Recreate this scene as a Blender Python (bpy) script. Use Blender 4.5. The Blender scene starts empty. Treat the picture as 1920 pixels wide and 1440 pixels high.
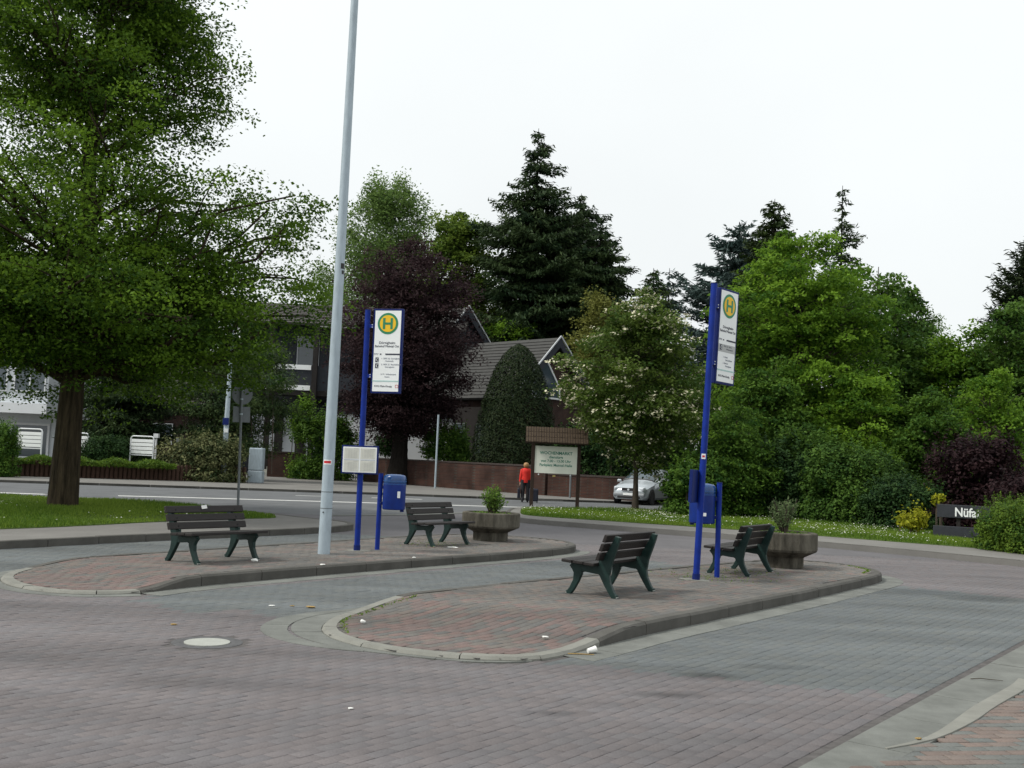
import bpy, math, random
import numpy as np
from mathutils import Vector, Matrix
random.seed(7)
rng = np.random.default_rng(7)
SC = bpy.context.scene
COL = SC.collection

# ------------------------------------------------------------------ camera
FPX, EYE = 2000.0, 1.72
PITCH, ROLL = math.radians(4.15), math.radians(2.5)
cam = bpy.data.cameras.new('camera')
cam.sensor_width = 36.0
cam.lens = 36.0 * FPX / 1920.0
cam.clip_end = 2000.0
cam_o = bpy.data.objects.new('camera', cam)
COL.objects.link(cam_o)
cam_o.matrix_world = (Matrix.Translation((0, 0, EYE)) @ Matrix.Rotation(math.pi / 2 + PITCH, 4, 'X')
                      @ Matrix.Rotation(ROLL, 4, 'Z'))
SC.camera = cam_o

# ------------------------------------------------------------------ sky, sun, exposure
SUN_EL, SUN_AZ = math.radians(48), math.radians(-104)     # azimuth from +Y towards +X
w = bpy.data.worlds.new('World'); SC.world = w
w.use_nodes = True
nt = w.node_tree; nt.nodes.clear()
def N(nt, t, **kw):
    n = nt.nodes.new(t)
    for k, v in kw.items():
        setattr(n, k, v)
    return n
o = N(nt, 'ShaderNodeOutputWorld'); bg = N(nt, 'ShaderNodeBackground')
sky = N(nt, 'ShaderNodeTexSky', sky_type='NISHITA', sun_disc=False)
sky.sun_elevation = SUN_EL; sky.sun_rotation = SUN_AZ
sky.air_density = 1.0; sky.dust_density = 3.0
# an overcast layer over the clear sky: paler at the horizon, a little brighter overhead
tc = N(nt, 'ShaderNodeTexCoord'); sep = N(nt, 'ShaderNodeSeparateXYZ')
nt.links.new(tc.outputs['Generated'], sep.inputs[0])
mr = N(nt, 'ShaderNodeMapRange'); mr.inputs['From Min'].default_value = -0.05; mr.inputs['From Max'].default_value = 1
mr.inputs['To Min'].default_value = 5.2; mr.inputs['To Max'].default_value = 6.6
nt.links.new(sep.outputs[2], mr.inputs['Value'])
nz = N(nt, 'ShaderNodeTexNoise'); nz.inputs['Scale'].default_value = 2.2; nz.inputs['Detail'].default_value = 5
nt.links.new(tc.outputs['Generated'], nz.inputs['Vector'])
mr2 = N(nt, 'ShaderNodeMapRange'); mr2.inputs['From Min'].default_value = .3; mr2.inputs['From Max'].default_value = .7
mr2.inputs['To Min'].default_value = .95; mr2.inputs['To Max'].default_value = 1.03
nt.links.new(nz.outputs['Fac'], mr2.inputs['Value'])
mu = N(nt, 'ShaderNodeMath', operation='MULTIPLY')
nt.links.new(mr.outputs[0], mu.inputs[0]); nt.links.new(mr2.outputs[0], mu.inputs[1])
vm = N(nt, 'ShaderNodeVectorMath', operation='SCALE'); vm.inputs[0].default_value = (.965, 1.0, 1.0)
nt.links.new(mu.outputs[0], vm.inputs['Scale'])
mx = N(nt, 'ShaderNodeMixRGB'); mx.inputs[0].default_value = .95
nt.links.new(sky.outputs[0], mx.inputs[1]); nt.links.new(vm.outputs[0], mx.inputs[2])
bg.inputs['Strength'].default_value = .1
nt.links.new(mx.outputs[0], bg.inputs['Color']); nt.links.new(bg.outputs[0], o.inputs[0])

sun = bpy.data.lights.new('sun', 'SUN'); sun.energy = 1.5; sun.angle = math.radians(10); sun.color = (1, .96, .88)
sun_o = bpy.data.objects.new('sun', sun); COL.objects.link(sun_o)
sd = Vector((math.sin(SUN_AZ) * math.cos(SUN_EL), math.cos(SUN_AZ) * math.cos(SUN_EL), math.sin(SUN_EL)))
sun_o.rotation_euler = sd.to_track_quat('Z', 'Y').to_euler()
sun_o.location = (0, 0, 60)
SC.view_settings.view_transform = 'Standard'; SC.view_settings.look = 'None'
SC.view_settings.exposure = .85; SC.view_settings.gamma = 1
SC.view_settings.use_curve_mapping = False
SC.render.engine = 'CYCLES'
SC.cycles.max_bounces = 6; SC.cycles.transparent_max_bounces = 4

# ------------------------------------------------------------------ surveying helpers (photo pixel -> real place)
def ray(px, py):
    x = px - 960.0; y = 720.0 - py
    c, s = math.cos(ROLL), math.sin(ROLL)
    xr = x * c - y * s; yr = x * s + y * c
    return (xr, FPX * math.cos(PITCH) - yr * math.sin(PITCH), FPX * math.sin(PITCH) + yr * math.cos(PITCH))
def G(px, py, z=0.0):
    d = ray(px, py); t = (z - EYE) / d[2]
    return (d[0] * t, d[1] * t)
def D(px, py, Y):
    d = ray(px, py); t = Y / d[1]
    return (d[0] * t, Y, EYE + d[2] * t)
def X(px, Y, py=870):
    return D(px, py, Y)[0]
def Z(py, px, Y):
    return D(px, py, Y)[2]

# ------------------------------------------------------------------ object helpers
def tag(o, label=None, cat=None, group=None, kind=None):
    if label: o['label'] = label
    if cat: o['category'] = cat
    if group: o['group'] = group
    if kind: o['kind'] = kind
    return o
def thing(name, label, cat, loc=(0, 0, 0), rz=0.0, group=None):
    o = bpy.data.objects.new(name, None); COL.objects.link(o)
    o.location = loc; o.rotation_euler = (0, 0, rz); o.empty_display_size = .2
    return tag(o, label, cat, group)
def copy_tree(o, parent=None):
    c = o.copy(); COL.objects.link(c)
    if parent: c.parent = parent
    for ch in list(o.children):
        copy_tree(ch, c)
    return c
def mesh_np(name, V, Fq, mat, parent=None, smooth=False, attr=None, link=True, nv=4):
    """fast mesh from arrays; Fq (n,nv) faces of nv corners; attr = dict name->(n,) float or (n,4) colour per face"""
    me = bpy.data.meshes.new(name)
    V = np.asarray(V, np.float32); Fq = np.asarray(Fq, np.int32)
    n = len(Fq)
    me.vertices.add(len(V)); me.vertices.foreach_set('co', V.ravel())
    me.loops.add(n * nv); me.loops.foreach_set('vertex_index', Fq.ravel())
    me.polygons.add(n)
    me.polygons.foreach_set('loop_start', np.arange(0, n * nv, nv, dtype=np.int32))
    if attr:
        for k, a in attr.items():
            a = np.asarray(a, np.float32)
            if a.ndim == 1:
                at = me.attributes.new(k, 'FLOAT', 'FACE'); at.data.foreach_set('value', a)
            else:
                at = me.attributes.new(k, 'FLOAT_COLOR', 'FACE'); at.data.foreach_set('color', a.ravel())
    me.update(calc_edges=True)
    if smooth:
        me.polygons.foreach_set('use_smooth', np.ones(n, bool))
    if mat: me.materials.append(mat)
    if not link: return me
    o = bpy.data.objects.new(name, me); COL.objects.link(o)
    if parent: o.parent = parent
    return o

class MB:
    """collects simple solids, links them as ONE mesh object"""
    def __init__(s): s.v = []; s.f = []
    def add(s, v, f):
        b = len(s.v); s.v += [tuple(p) for p in v]; s.f += [tuple(i + b for i in q) for q in f]; return s
    def box(s, c, d, rz=0.0, M=None):
        x, y, z = d[0] / 2, d[1] / 2, d[2] / 2
        v = [(-x, -y, -z), (x, -y, -z), (x, y, -z), (-x, y, -z), (-x, -y, z), (x, -y, z), (x, y, z), (-x, y, z)]
        R = M if M is not None else Matrix.Rotation(rz, 3, 'Z')
        v = [R @ Vector(p) + Vector(c) for p in v]
        return s.add(v, [(0, 3, 2, 1), (4, 5, 6, 7), (0, 1, 5, 4), (1, 2, 6, 5), (2, 3, 7, 6), (3, 0, 4, 7)])
    def beam(s, a, b, wd, h, up=(0, 0, 1)):
        a = Vector(a); b = Vector(b); d = (b - a).normalized()
        sx = d.cross(Vector(up))
        if sx.length < 1e-4: sx = d.cross(Vector((1, 0, 0)))
        sx.normalize(); uz = sx.cross(d)
        M = Matrix((sx, d, uz)).transposed()
        return s.box((a + b) / 2, (wd, (b - a).length, h), M=M)
    def tube(s, pts, rad, n=10, cap=True):
        pts = [Vector(p) for p in pts]
        if not hasattr(rad, '__len__'): rad = [rad] * len(pts)
        rings = []; prev = None
        for i, p in enumerate(pts):
            d = (pts[min(i + 1, len(pts) - 1)] - pts[max(i - 1, 0)]).normalized()
            if prev is None:
                ref = Vector((0, 0, 1)) if abs(d.z) < .9 else Vector((1, 0, 0))
                a = d.cross(ref).normalized()
            else:
                a = (prev - d * prev.dot(d)).normalized()
            prev = a; b = d.cross(a)
            rings.append([p + (a * math.cos(t) + b * math.sin(t)) * rad[i] for t in [2 * math.pi * k / n for k in range(n)]])
        v = [q for r in rings for q in r]; f = []
        for i in range(len(rings) - 1):
            for k in range(n):
                f.append((i * n + k, i * n + (k + 1) % n, (i + 1) * n + (k + 1) % n, (i + 1) * n + k))
        if cap:
            f.append(tuple(range(n - 1, -1, -1))); f.append(tuple((len(rings) - 1) * n + k for k in range(n)))
        return s.add(v, f)
    def lathe(s, prof, c=(0, 0, 0), n=20, sq=1.0):
        pts = [(c[0], c[1], c[2] + z) for r, z in prof]
        v = []
        for r, z in prof:
            v += [(c[0] + r * math.cos(2 * math.pi * k / n), c[1] + r * sq * math.sin(2 * math.pi * k / n), c[2] + z) for k in range(n)]
        f = []
        for i in range(len(prof) - 1):
            for k in range(n):
                f.append((i * n + k, i * n + (k + 1) % n, (i + 1) * n + (k + 1) % n, (i + 1) * n + k))
        f.append(tuple(range(n - 1, -1, -1))); f.append(tuple((len(prof) - 1) * n + k for k in range(n)))
        return s.add(v, f)
    def prism(s, poly, z0, z1, top=None):
        """poly list of xy; z1 may be a function of (x,y)"""
        n = len(poly)
        fz = z1 if callable(z1) else (lambda x, y: z1)
        v = [(x, y, z0) for x, y in poly] + [(x, y, fz(x, y)) for x, y in poly]
        f = [tuple(range(n - 1, -1, -1)), tuple(range(n, 2 * n))]
        f += [(i, (i + 1) % n, n + (i + 1) % n, n + i) for i in range(n)]
        return s.add(v, f)
    def plate(s, poly, axis, a, b):
        """poly in 2D extruded along an axis between a and b ('y': poly is (x,z); 'x': poly is (y,z))"""
        n = len(poly)
        if axis == 'y':
            v = [(p, a, q) for p, q in poly] + [(p, b, q) for p, q in poly]
        else:
            v = [(a, p, q) for p, q in poly] + [(b, p, q) for p, q in poly]
        f = [tuple(range(n - 1, -1, -1)), tuple(range(n, 2 * n))]
        f += [(i, (i + 1) % n, n + (i + 1) % n, n + i) for i in range(n)]
        return s.add(v, f)
    def ribbon(s, pts, wd, th, axis='y'):
        """a 2D stroke in the (x,z) plane with changing width, thickness th along y"""
        L = []; R = []
        P = [Vector(p) for p in pts]
        for i, p in enumerate(P):
            d = (P[min(i + 1, len(P) - 1)] - P[max(i - 1, 0)]).normalized(); nn = Vector((-d.y, d.x))
            L.append(p + nn * wd[i] / 2); R.append(p - nn * wd[i] / 2)
        n = len(P); v = []
        for y in (-th / 2, th / 2):
            v += [(q.x, y, q.y) for q in L] + [(q.x, y, q.y) for q in R]
        f = []
        for i in range(n - 1):
            f.append((i, i + 1, n + i + 1, n + i)); f.append((2 * n + i, 3 * n + i, 3 * n + i + 1, 2 * n + i + 1))
            f.append((i, 2 * n + i, 2 * n + i + 1, i + 1)); f.append((n + i, n + i + 1, 3 * n + i + 1, 3 * n + i))
        f.append((0, n, 3 * n, 2 * n)); f.append((n - 1, 3 * n - 1, 4 * n - 1, 2 * n - 1))
        return s.add(v, f)
    def build(s, name, mat, parent=None, smooth=False, bevel=0.0, link=True, loc=None):
        me = bpy.data.meshes.new(name); me.from_pydata(s.v, [], s.f); me.validate()
        import bmesh
        bm = bmesh.new(); bm.from_mesh(me); bmesh.ops.recalc_face_normals(bm, faces=bm.faces); bm.to_mesh(me); bm.free()
        if mat: me.materials.append(mat)
        if smooth:
            me.polygons.foreach_set('use_smooth', np.ones(len(me.polygons), bool))
            try: me.set_sharp_from_angle(angle=math.radians(40))
            except Exception: pass
        if not link: return me
        o = bpy.data.objects.new(name, me); COL.objects.link(o)
        if parent: o.parent = parent
        if loc: o.location = loc
        if bevel:
            b = o.modifiers.new('bevel', 'BEVEL'); b.width = bevel; b.segments = 2; b.limit_method = 'ANGLE'; b.angle_limit = math.radians(40)
        return o

def text(s, size, mat, parent, loc, rot=(math.pi / 2, 0, 0), name='lettering', sx=1.0, depth=.001, align='CENTER', bold=0.0):
    cu = bpy.data.curves.new(name, 'FONT'); cu.body = s; cu.size = size; cu.align_x = align; cu.extrude = depth
    cu.offset = bold; cu.resolution_u = 3
    t = bpy.data.objects.new(name, cu); COL.objects.link(t)
    dg = bpy.context.evaluated_depsgraph_get()
    me = bpy.data.meshes.new_from_object(t.evaluated_get(dg))
    bpy.data.objects.remove(t); bpy.data.curves.remove(cu)
    me.materials.clear(); me.materials.append(mat)
    o = bpy.data.objects.new(name, me); COL.objects.link(o)
    o.parent = parent; o.location = loc; o.rotation_euler = rot; o.scale = (sx, 1, 1)
    return o

# ------------------------------------------------------------------ materials
def srgb(r, g, b):
    f = lambda c: (c / 255 / 12.92) if c / 255 <= .04045 else ((c / 255 + .055) / 1.055) ** 2.4
    return (f(r), f(g), f(b))
MATS = {}
def mat(name, col, rough=.7, var=.15, scale=6.0, bump=0.0, bscale=60.0, metal=0.0, spec=.5, col2=None, stretch=None, coat=0.0, world=False, bdist=.01):
    if name in MATS: return MATS[name]
    m = bpy.data.materials.new(name); m.use_nodes = True; MATS[name] = m
    nt = m.node_tree; p = nt.nodes['Principled BSDF']
    p.inputs['Roughness'].default_value = rough; p.inputs['Metallic'].default_value = metal
    p.inputs['Specular IOR Level'].default_value = spec; p.inputs['Coat Weight'].default_value = coat
    if world:
        g = N(nt, 'ShaderNodeNewGeometry'); src = g.outputs['Position']
    else:
        g = N(nt, 'ShaderNodeTexCoord'); src = g.outputs['Object']
    if stretch:
        mp = N(nt, 'ShaderNodeMapping'); mp.inputs['Scale'].default_value = stretch
        nt.links.new(src, mp.inputs[0]); src = mp.outputs[0]
    n1 = N(nt, 'ShaderNodeTexNoise'); n1.inputs['Scale'].default_value = scale; n1.inputs['Detail'].default_value = 6; n1.inputs['Roughness'].default_value = .65
    nt.links.new(src, n1.inputs['Vector'])
    r = N(nt, 'ShaderNodeMapRange'); r.inputs['From Min'].default_value = .3; r.inputs['From Max'].default_value = .7
    nt.links.new(n1.outputs['Fac'], r.inputs['Value'])
    mx = N(nt, 'ShaderNodeMixRGB')
    a = tuple(c * (1 - var) for c in col); b = tuple(min(1, c * (1 + var)) for c in col)
    if col2: a, b = col, col2
    mx.inputs[1].default_value = (*a, 1); mx.inputs[2].default_value = (*b, 1)
    nt.links.new(r.outputs[0], mx.inputs[0]); nt.links.new(mx.outputs[0], p.inputs['Base Color'])
    if bump:
        n2 = N(nt, 'ShaderNodeTexNoise'); n2.inputs['Scale'].default_value = bscale; n2.inputs['Detail'].default_value = 4
        nt.links.new(src, n2.inputs['Vector'])
        bp = N(nt, 'ShaderNodeBump'); bp.inputs['Strength'].default_value = bump; bp.inputs['Distance'].default_value = bdist
        nt.links.new(n2.outputs['Fac'], bp.inputs['Height']); nt.links.new(bp.outputs[0], p.inputs['Normal'])
    return m
def leaf_mat(name, c0, c1, trans=.3, rough=.6, spec=.10):
    if name in MATS: return MATS[name]
    m = bpy.data.materials.new(name); m.use_nodes = True; MATS[name] = m
    nt = m.node_tree; p = nt.nodes['Principled BSDF']; out = nt.nodes['Material Output']
    p.inputs['Roughness'].default_value = rough; p.inputs['Specular IOR Level'].default_value = spec
    at = N(nt, 'ShaderNodeAttribute', attribute_name='tone')
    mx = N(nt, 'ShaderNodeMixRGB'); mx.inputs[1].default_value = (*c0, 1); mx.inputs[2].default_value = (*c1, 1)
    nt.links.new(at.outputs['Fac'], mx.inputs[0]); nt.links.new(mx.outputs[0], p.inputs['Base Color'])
    if trans:
        tr = N(nt, 'ShaderNodeBsdfTranslucent'); ms = N(nt, 'ShaderNodeMixShader'); ms.inputs[0].default_value = trans
        hs = N(nt, 'ShaderNodeHueSaturation'); hs.inputs['Value'].default_value = 1.5; hs.inputs['Hue'].default_value = .492
        nt.links.new(mx.outputs[0], hs.inputs['Color']); nt.links.new(hs.outputs[0], tr.inputs[0])
        nt.links.new(p.outputs[0], ms.inputs[1]); nt.links.new(tr.outputs[0], ms.inputs[2]); nt.links.new(ms.outputs[0], out.inputs[0])
    return m
def paver_mat(name, udir, grain=.22, stains=()):
    """colour from each stone's own tint, plus grain, grime and tyre wear laid over the whole surface"""
    m = bpy.data.materials.new(name); m.use_nodes = True
    nt = m.node_tree; p = nt.nodes['Principled BSDF']; p.inputs['Roughness'].default_value = .85; p.inputs['Specular IOR Level'].default_value = .3
    at = N(nt, 'ShaderNodeAttribute', attribute_name='tint')
    g = N(nt, 'ShaderNodeNewGeometry')
    n1 = N(nt, 'ShaderNodeTexNoise'); n1.inputs['Scale'].default_value = 70; n1.inputs['Detail'].default_value = 5; n1.inputs['Roughness'].default_value = .7
    nt.links.new(g.outputs['Position'], n1.inputs['Vector'])
    r1 = N(nt, 'ShaderNodeMapRange'); r1.inputs['From Min'].default_value = .3; r1.inputs['From Max'].default_value = .7
    r1.inputs['To Min'].default_value = 1 - grain; r1.inputs['To Max'].default_value = 1 + grain
    nt.links.new(n1.outputs['Fac'], r1.inputs['Value'])
    mp = N(nt, 'ShaderNodeMapping'); mp.inputs['Rotation'].default_value = (0, 0, -math.atan2(udir[1], udir[0])); mp.inputs['Scale'].default_value = (.16, .75, 1)
    nt.links.new(g.outputs['Position'], mp.inputs[0])
    n2 = N(nt, 'ShaderNodeTexNoise'); n2.inputs['Scale'].default_value = 1.3; n2.inputs['Detail'].default_value = 6; n2.inputs['Roughness'].default_value = .6
    nt.links.new(mp.outputs[0], n2.inputs['Vector'])
    r2 = N(nt, 'ShaderNodeMapRange'); r2.inputs['From Min'].default_value = .32; r2.inputs['From Max'].default_value = .68
    r2.inputs['To Min'].default_value = .74; r2.inputs['To Max'].default_value = 1.2
    nt.links.new(n2.outputs['Fac'], r2.inputs['Value'])
    n3 = N(nt, 'ShaderNodeTexNoise'); n3.inputs['Scale'].default_value = .9; n3.inputs['Detail'].default_value = 8; n3.inputs['Roughness'].default_value = .72
    nt.links.new(g.outputs['Position'], n3.inputs['Vector'])
    r3 = N(nt, 'ShaderNodeMapRange'); r3.inputs['From Min'].default_value = .64; r3.inputs['From Max'].default_value = .72
    r3.inputs['To Min'].default_value = 1.0; r3.inputs['To Max'].default_value = .62
    nt.links.new(n3.outputs['Fac'], r3.inputs['Value'])
    m1 = N(nt, 'ShaderNodeMath', operation='MULTIPLY'); m2 = N(nt, 'ShaderNodeMath', operation='MULTIPLY')
    nt.links.new(r1.outputs[0], m1.inputs[0]); nt.links.new(r2.outputs[0], m1.inputs[1])
    nt.links.new(m1.outputs[0], m2.inputs[0]); nt.links.new(r3.outputs[0], m2.inputs[1])
    for (sx_, sy_, ra, rb_, dk) in stains:                 # old oil drips where buses stand
        mp2 = N(nt, 'ShaderNodeMapping', vector_type='TEXTURE'); mp2.inputs['Location'].default_value = (sx_, sy_, 0); mp2.inputs['Rotation'].default_value = (0, 0, .12); mp2.inputs['Scale'].default_value = (ra, rb_, 1)
        nt.links.new(g.outputs['Position'], mp2.inputs[0])
        le = N(nt, 'ShaderNodeVectorMath', operation='LENGTH'); nt.links.new(mp2.outputs[0], le.inputs[0])
        ad = N(nt, 'ShaderNodeMath', operation='MULTIPLY_ADD'); nt.links.new(n3.outputs['Fac'], ad.inputs[0]); ad.inputs[1].default_value = 1.8; nt.links.new(le.outputs['Value'], ad.inputs[2])
        rs_ = N(nt, 'ShaderNodeMapRange'); rs_.inputs['From Min'].default_value = 1.1; rs_.inputs['From Max'].default_value = 2.0; rs_.inputs['To Min'].default_value = dk; rs_.inputs['To Max'].default_value = 1
        nt.links.new(ad.outputs[0], rs_.inputs['Value'])
        m3 = N(nt, 'ShaderNodeMath', operation='MULTIPLY'); nt.links.new(m2.outputs[0], m3.inputs[0]); nt.links.new(rs_.outputs[0], m3.inputs[1]); m2 = m3
    v = N(nt, 'ShaderNodeVectorMath', operation='SCALE')
    nt.links.new(at.outputs['Color'], v.inputs[0]); nt.links.new(m2.outputs[0], v.inputs['Scale'])
    nt.links.new(v.outputs[0], p.inputs['Base Color'])
    bp = N(nt, 'ShaderNodeBump'); bp.inputs['Strength'].default_value = .35; bp.inputs['Distance'].default_value = .006
    nt.links.new(n1.outputs['Fac'], bp.inputs['Height']); nt.links.new(bp.outputs[0], p.inputs['Normal'])
    return m
def brick_mat(name, c1, c2, mortar, bw=.25, bh=.075, rot=(math.pi / 2, 0, 0), scale=1.0, mort=.012):
    m = bpy.data.materials.new(name); m.use_nodes = True
    nt = m.node_tree; p = nt.nodes['Principled BSDF']; p.inputs['Roughness'].default_value = .9; p.inputs['Specular IOR Level'].default_value = .2
    tc = N(nt, 'ShaderNodeTexCoord')
    sp = N(nt, 'ShaderNodeSeparateXYZ'); nt.links.new(tc.outputs['Object'], sp.inputs[0])
    ad = N(nt, 'ShaderNodeMath', operation='ADD'); nt.links.new(sp.outputs[0], ad.inputs[0]); nt.links.new(sp.outputs[1], ad.inputs[1])
    cb = N(nt, 'ShaderNodeCombineXYZ'); nt.links.new(ad.outputs[0], cb.inputs[0]); nt.links.new(sp.outputs[2], cb.inputs[1])
    b = N(nt, 'ShaderNodeTexBrick'); b.inputs['Scale'].default_value = 1; b.inputs['Brick Width'].default_value = bw; b.inputs['Row Height'].default_value = bh
    b.inputs['Mortar Size'].default_value = mort; b.inputs['Color1'].default_value = (*c1, 1); b.inputs['Color2'].default_value = (*c2, 1); b.inputs['Mortar'].default_value = (*mortar, 1)
    nt.links.new(cb.outputs[0], b.inputs['Vector'])
    n1 = N(nt, 'ShaderNodeTexNoise'); n1.inputs['Scale'].default_value = 1.1; n1.inputs['Detail'].default_value = 6
    nt.links.new(tc.outputs['Object'], n1.inputs['Vector'])
    r = N(nt, 'ShaderNodeMapRange'); r.inputs['From Min'].default_value = .3; r.inputs['From Max'].default_value = .7; r.inputs['To Min'].default_value = .6; r.inputs['To Max'].default_value = 1.35
    nt.links.new(n1.outputs['Fac'], r.inputs['Value'])
    v = N(nt, 'ShaderNodeVectorMath', operation='SCALE'); nt.links.new(b.outputs['Color'], v.inputs[0]); nt.links.new(r.outputs[0], v.inputs['Scale'])
    nt.links.new(v.outputs[0], p.inputs['Base Color'])
    bp = N(nt, 'ShaderNodeBump'); bp.inputs['Strength'].default_value = .5; bp.inputs['Distance'].default_value = .01
    nt.links.new(b.outputs['Fac'], bp.inputs['Height']); bp.invert = True; nt.links.new(bp.outputs[0], p.inputs['Normal'])
    return m

M_asph = mat('asphalt', (.115, .12, .125), .9, .18, .8, .4, 90, spec=.25, world=True)
M_asph2 = mat('footway_asphalt', (.17, .165, .155), .92, .15, .7, .3, 80, spec=.2, world=True)
M_joint = mat('joint_sand', (.100, .094, .092), .95, .25, 9, .3, 80, spec=.1, world=True)
M_paint = mat('road_paint', (.62, .62, .6), .8, .12, 5, .2, 60, spec=.3, world=True)
M_conc = mat('concrete', (.150, .156, .144), .9, .24, 2.5, .35, 70, spec=.25, world=True)
M_kerb = mat('kerb_concrete', (.088, .085, .077), .9, .22, 3.0, .4, 60, spec=.25, world=True)
M_kerbL = mat('kerb_light_concrete', (.205, .205, .183), .9, .15, 3.5, .3, 70, spec=.25, world=True)
M_soil = mat('soil', (.05, .038, .027), .95, .3, 4, .5, 40, spec=.1, world=True)
M_turf = mat('turf', (.045, .085, .018), .95, .35, 1.2, .4, 60, spec=.1, col2=(.085, .12, .03), world=True)
M_ground = mat('ground_cover', (.035, .05, .02), .95, .3, .3, .4, 20, spec=.1, world=True)
M_iron = mat('green_cast_iron', (.008, .026, .023), .45, .2, 9, .15, 120, spec=.3)
M_ironworn = mat('worn_bare_iron', (.30, .32, .30), .5, .3, 30, .2, 120, spec=.5)
M_slat = mat('dark_stained_wood', (.018, .015, .014), .55, .3, 7, .3, 60, spec=.3, stretch=(8, 1, 8))
M_blue = mat('blue_paint', (.003, .023, .222), .5, .28, 3.5, .05, 80, spec=.22)
M_bluedk = mat('blue_dark_paint', (.004, .014, .11), .5, .12, 8, spec=.2)
M_white = mat('white_sign_film', (.84, .86, .86), .4, .03, 4, spec=.4)
M_paper = mat('timetable_paper', (.62, .62, .56), .6, .08, 9, spec=.3)
M_signgreen = mat('sign_green', (.015, .22, .10), .45, .05, 5)
M_signyel = mat('sign_yellow', (.85, .52, .01), .45, .04, 5)
M_ink = mat('dark_ink', (.012, .015, .04), .6, .1, 8)
M_inkgrey = mat('grey_ink', (.25, .27, .32), .6, .1, 8)
M_teal = mat('teal_stripe', (.42, .60, .58), .6, .05, 8)
M_red = mat('red_sticker', (.55, .02, .03), .5, .08, 20)
M_galv = mat('galvanised_steel', (.37, .44, .49), .5, .14, 7, .08, 90, metal=.1, spec=.4, stretch=(2, 2, .5))
M_grey = mat('grey_metal', (.135, .15, .16), .55, .12, 6, spec=.4)
M_planter = mat('weathered_concrete', (.026, .024, .019), .95, .5, 3.2, .9, 40, spec=.12, col2=(.150, .138, .112), stretch=(1.6, 1.6, .45))
M_brown = mat('brown_timber', (.035, .022, .016), .7, .3, 6, .3, 50, spec=.25, stretch=(6, 6, .8))
M_shingle = mat('brown_shingle', (.066, .048, .032), .85, .35, 12, .4, 60, spec=.2)
M_cream = mat('notice_board_face', (.72, .74, .66), .5, .05, 3, spec=.3)
M_text = mat('green_lettering', (.02, .19, .13), .6, .1, 8)
M_bark = mat('bark', (.012, .010, .007), .95, .4, 2.2, 1.0, 3.2, spec=.1, stretch=(5, 5, .6), col2=(.085, .066, .042), bdist=.09)
M_barkdk = mat('dark_bark', (.016, .014, .012), .95, .35, 3, .8, 14, spec=.1, stretch=(4, 4, .8))
M_barkgr = mat('grey_bark', (.075, .062, .050), .95, .3, 5, .6, 22, spec=.1, stretch=(5, 5, .8))
M_birch = mat('birch_bark', (.35, .34, .31), .9, .45, 4, .3, 20, spec=.1, stretch=(1, 1, 4))
M_black = mat('black_iron', (.010, .011, .012), .5, .1, 5)
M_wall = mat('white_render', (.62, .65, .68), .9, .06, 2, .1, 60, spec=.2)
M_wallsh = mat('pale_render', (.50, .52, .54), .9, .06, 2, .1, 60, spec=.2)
M_glass = mat('window_glass', (.05, .07, .085), .08, .1, 1, spec=.8)
M_frame = mat('white_window_frame', (.70, .72, .74), .5, .04, 3)
M_timber = mat('black_brown_timber', (.022, .019, .018), .75, .25, 6, .3, 40, spec=.25)
M_slate = mat('slate_cladding', (.028, .032, .040), .7, .2, 6, .3, 30, spec=.3)
M_pal = mat('palisade_wood', (.070, .042, .032), .9, .3, 6, .4, 40, spec=.15)
M_litter = mat('white_litter', (.75, .75, .72), .7, .05, 20)
M_leaflit = mat('dry_leaf', (.30, .20, .07), .8, .25, 30)
M_rubber = mat('tyre_rubber', (.012, .012, .013), .8, .1, 10)
M_car = mat('silver_car_paint', (.44, .48, .51), .32, .05, 3, metal=.5, spec=.4, coat=.4)
M_carblk = mat('black_trim', (.012, .012, .014), .45, .1, 6)
M_lens = mat('headlight_lens', (.62, .66, .70), .1, .1, 12, spec=.8)

# ------------------------------------------------------------------ island / lane geometry in metres
U = np.array((.594, .804)); NRM = np.array((.804, -.594))
def smooth_closed(pts, per=4):
    P = np.array(pts, float); n = len(P); out = []
    for i in range(n):
        p0, p1, p2, p3 = P[i - 1], P[i], P[(i + 1) % n], P[(i + 2) % n]
        for k in range(per):
            t = k / per
            out.append(.5 * ((2 * p1) + (-p0 + p2) * t + (2 * p0 - 5 * p1 + 4 * p2 - p3) * t * t + (-p0 + 3 * p1 - 3 * p2 + p3) * t ** 3))
    return np.array(out)
def smooth_open(pts, per=4):
    P = np.array(pts, float); P = np.vstack([2 * P[0] - P[1], P, 2 * P[-1] - P[-2]]); out = []
    for i in range(1, len(P) - 2):
        p0, p1, p2, p3 = P[i - 1:i + 3]
        for k in range(per):
            t = k / per
            out.append(.5 * ((2 * p1) + (-p0 + p2) * t + (2 * p0 - 5 * p1 + 4 * p2 - p3) * t * t + (-p0 + 3 * p1 - 3 * p2 + p3) * t ** 3))
    out.append(P[-2]); return np.array(out)
def inside(px, py, poly):
    px = np.asarray(px); c = np.zeros(px.shape, bool); n = len(poly)
    for i in range(n):
        x1, y1 = poly[i]; x2, y2 = poly[(i + 1) % n]
        if y1 == y2: continue
        cond = ((y1 > py) != (y2 > py)) & (px < (x2 - x1) * (py - y1) / (y2 - y1) + x1)
        c ^= cond
    return c
def offset(P, d, closed=True):
    """offset a counter-clockwise polyline inwards (to its left) by d"""
    P = np.asarray(P)
    if closed:
        t = np.roll(P, -1, 0) - np.roll(P, 1, 0)
    else:
        t = np.gradient(P, axis=0)
    t /= np.linalg.norm(t, axis=1)[:, None] + 1e-9
    return P + np.stack([-t[:, 1], t[:, 0]], 1) * (d if np.isscalar(d) else np.asarray(d)[:, None])
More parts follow.
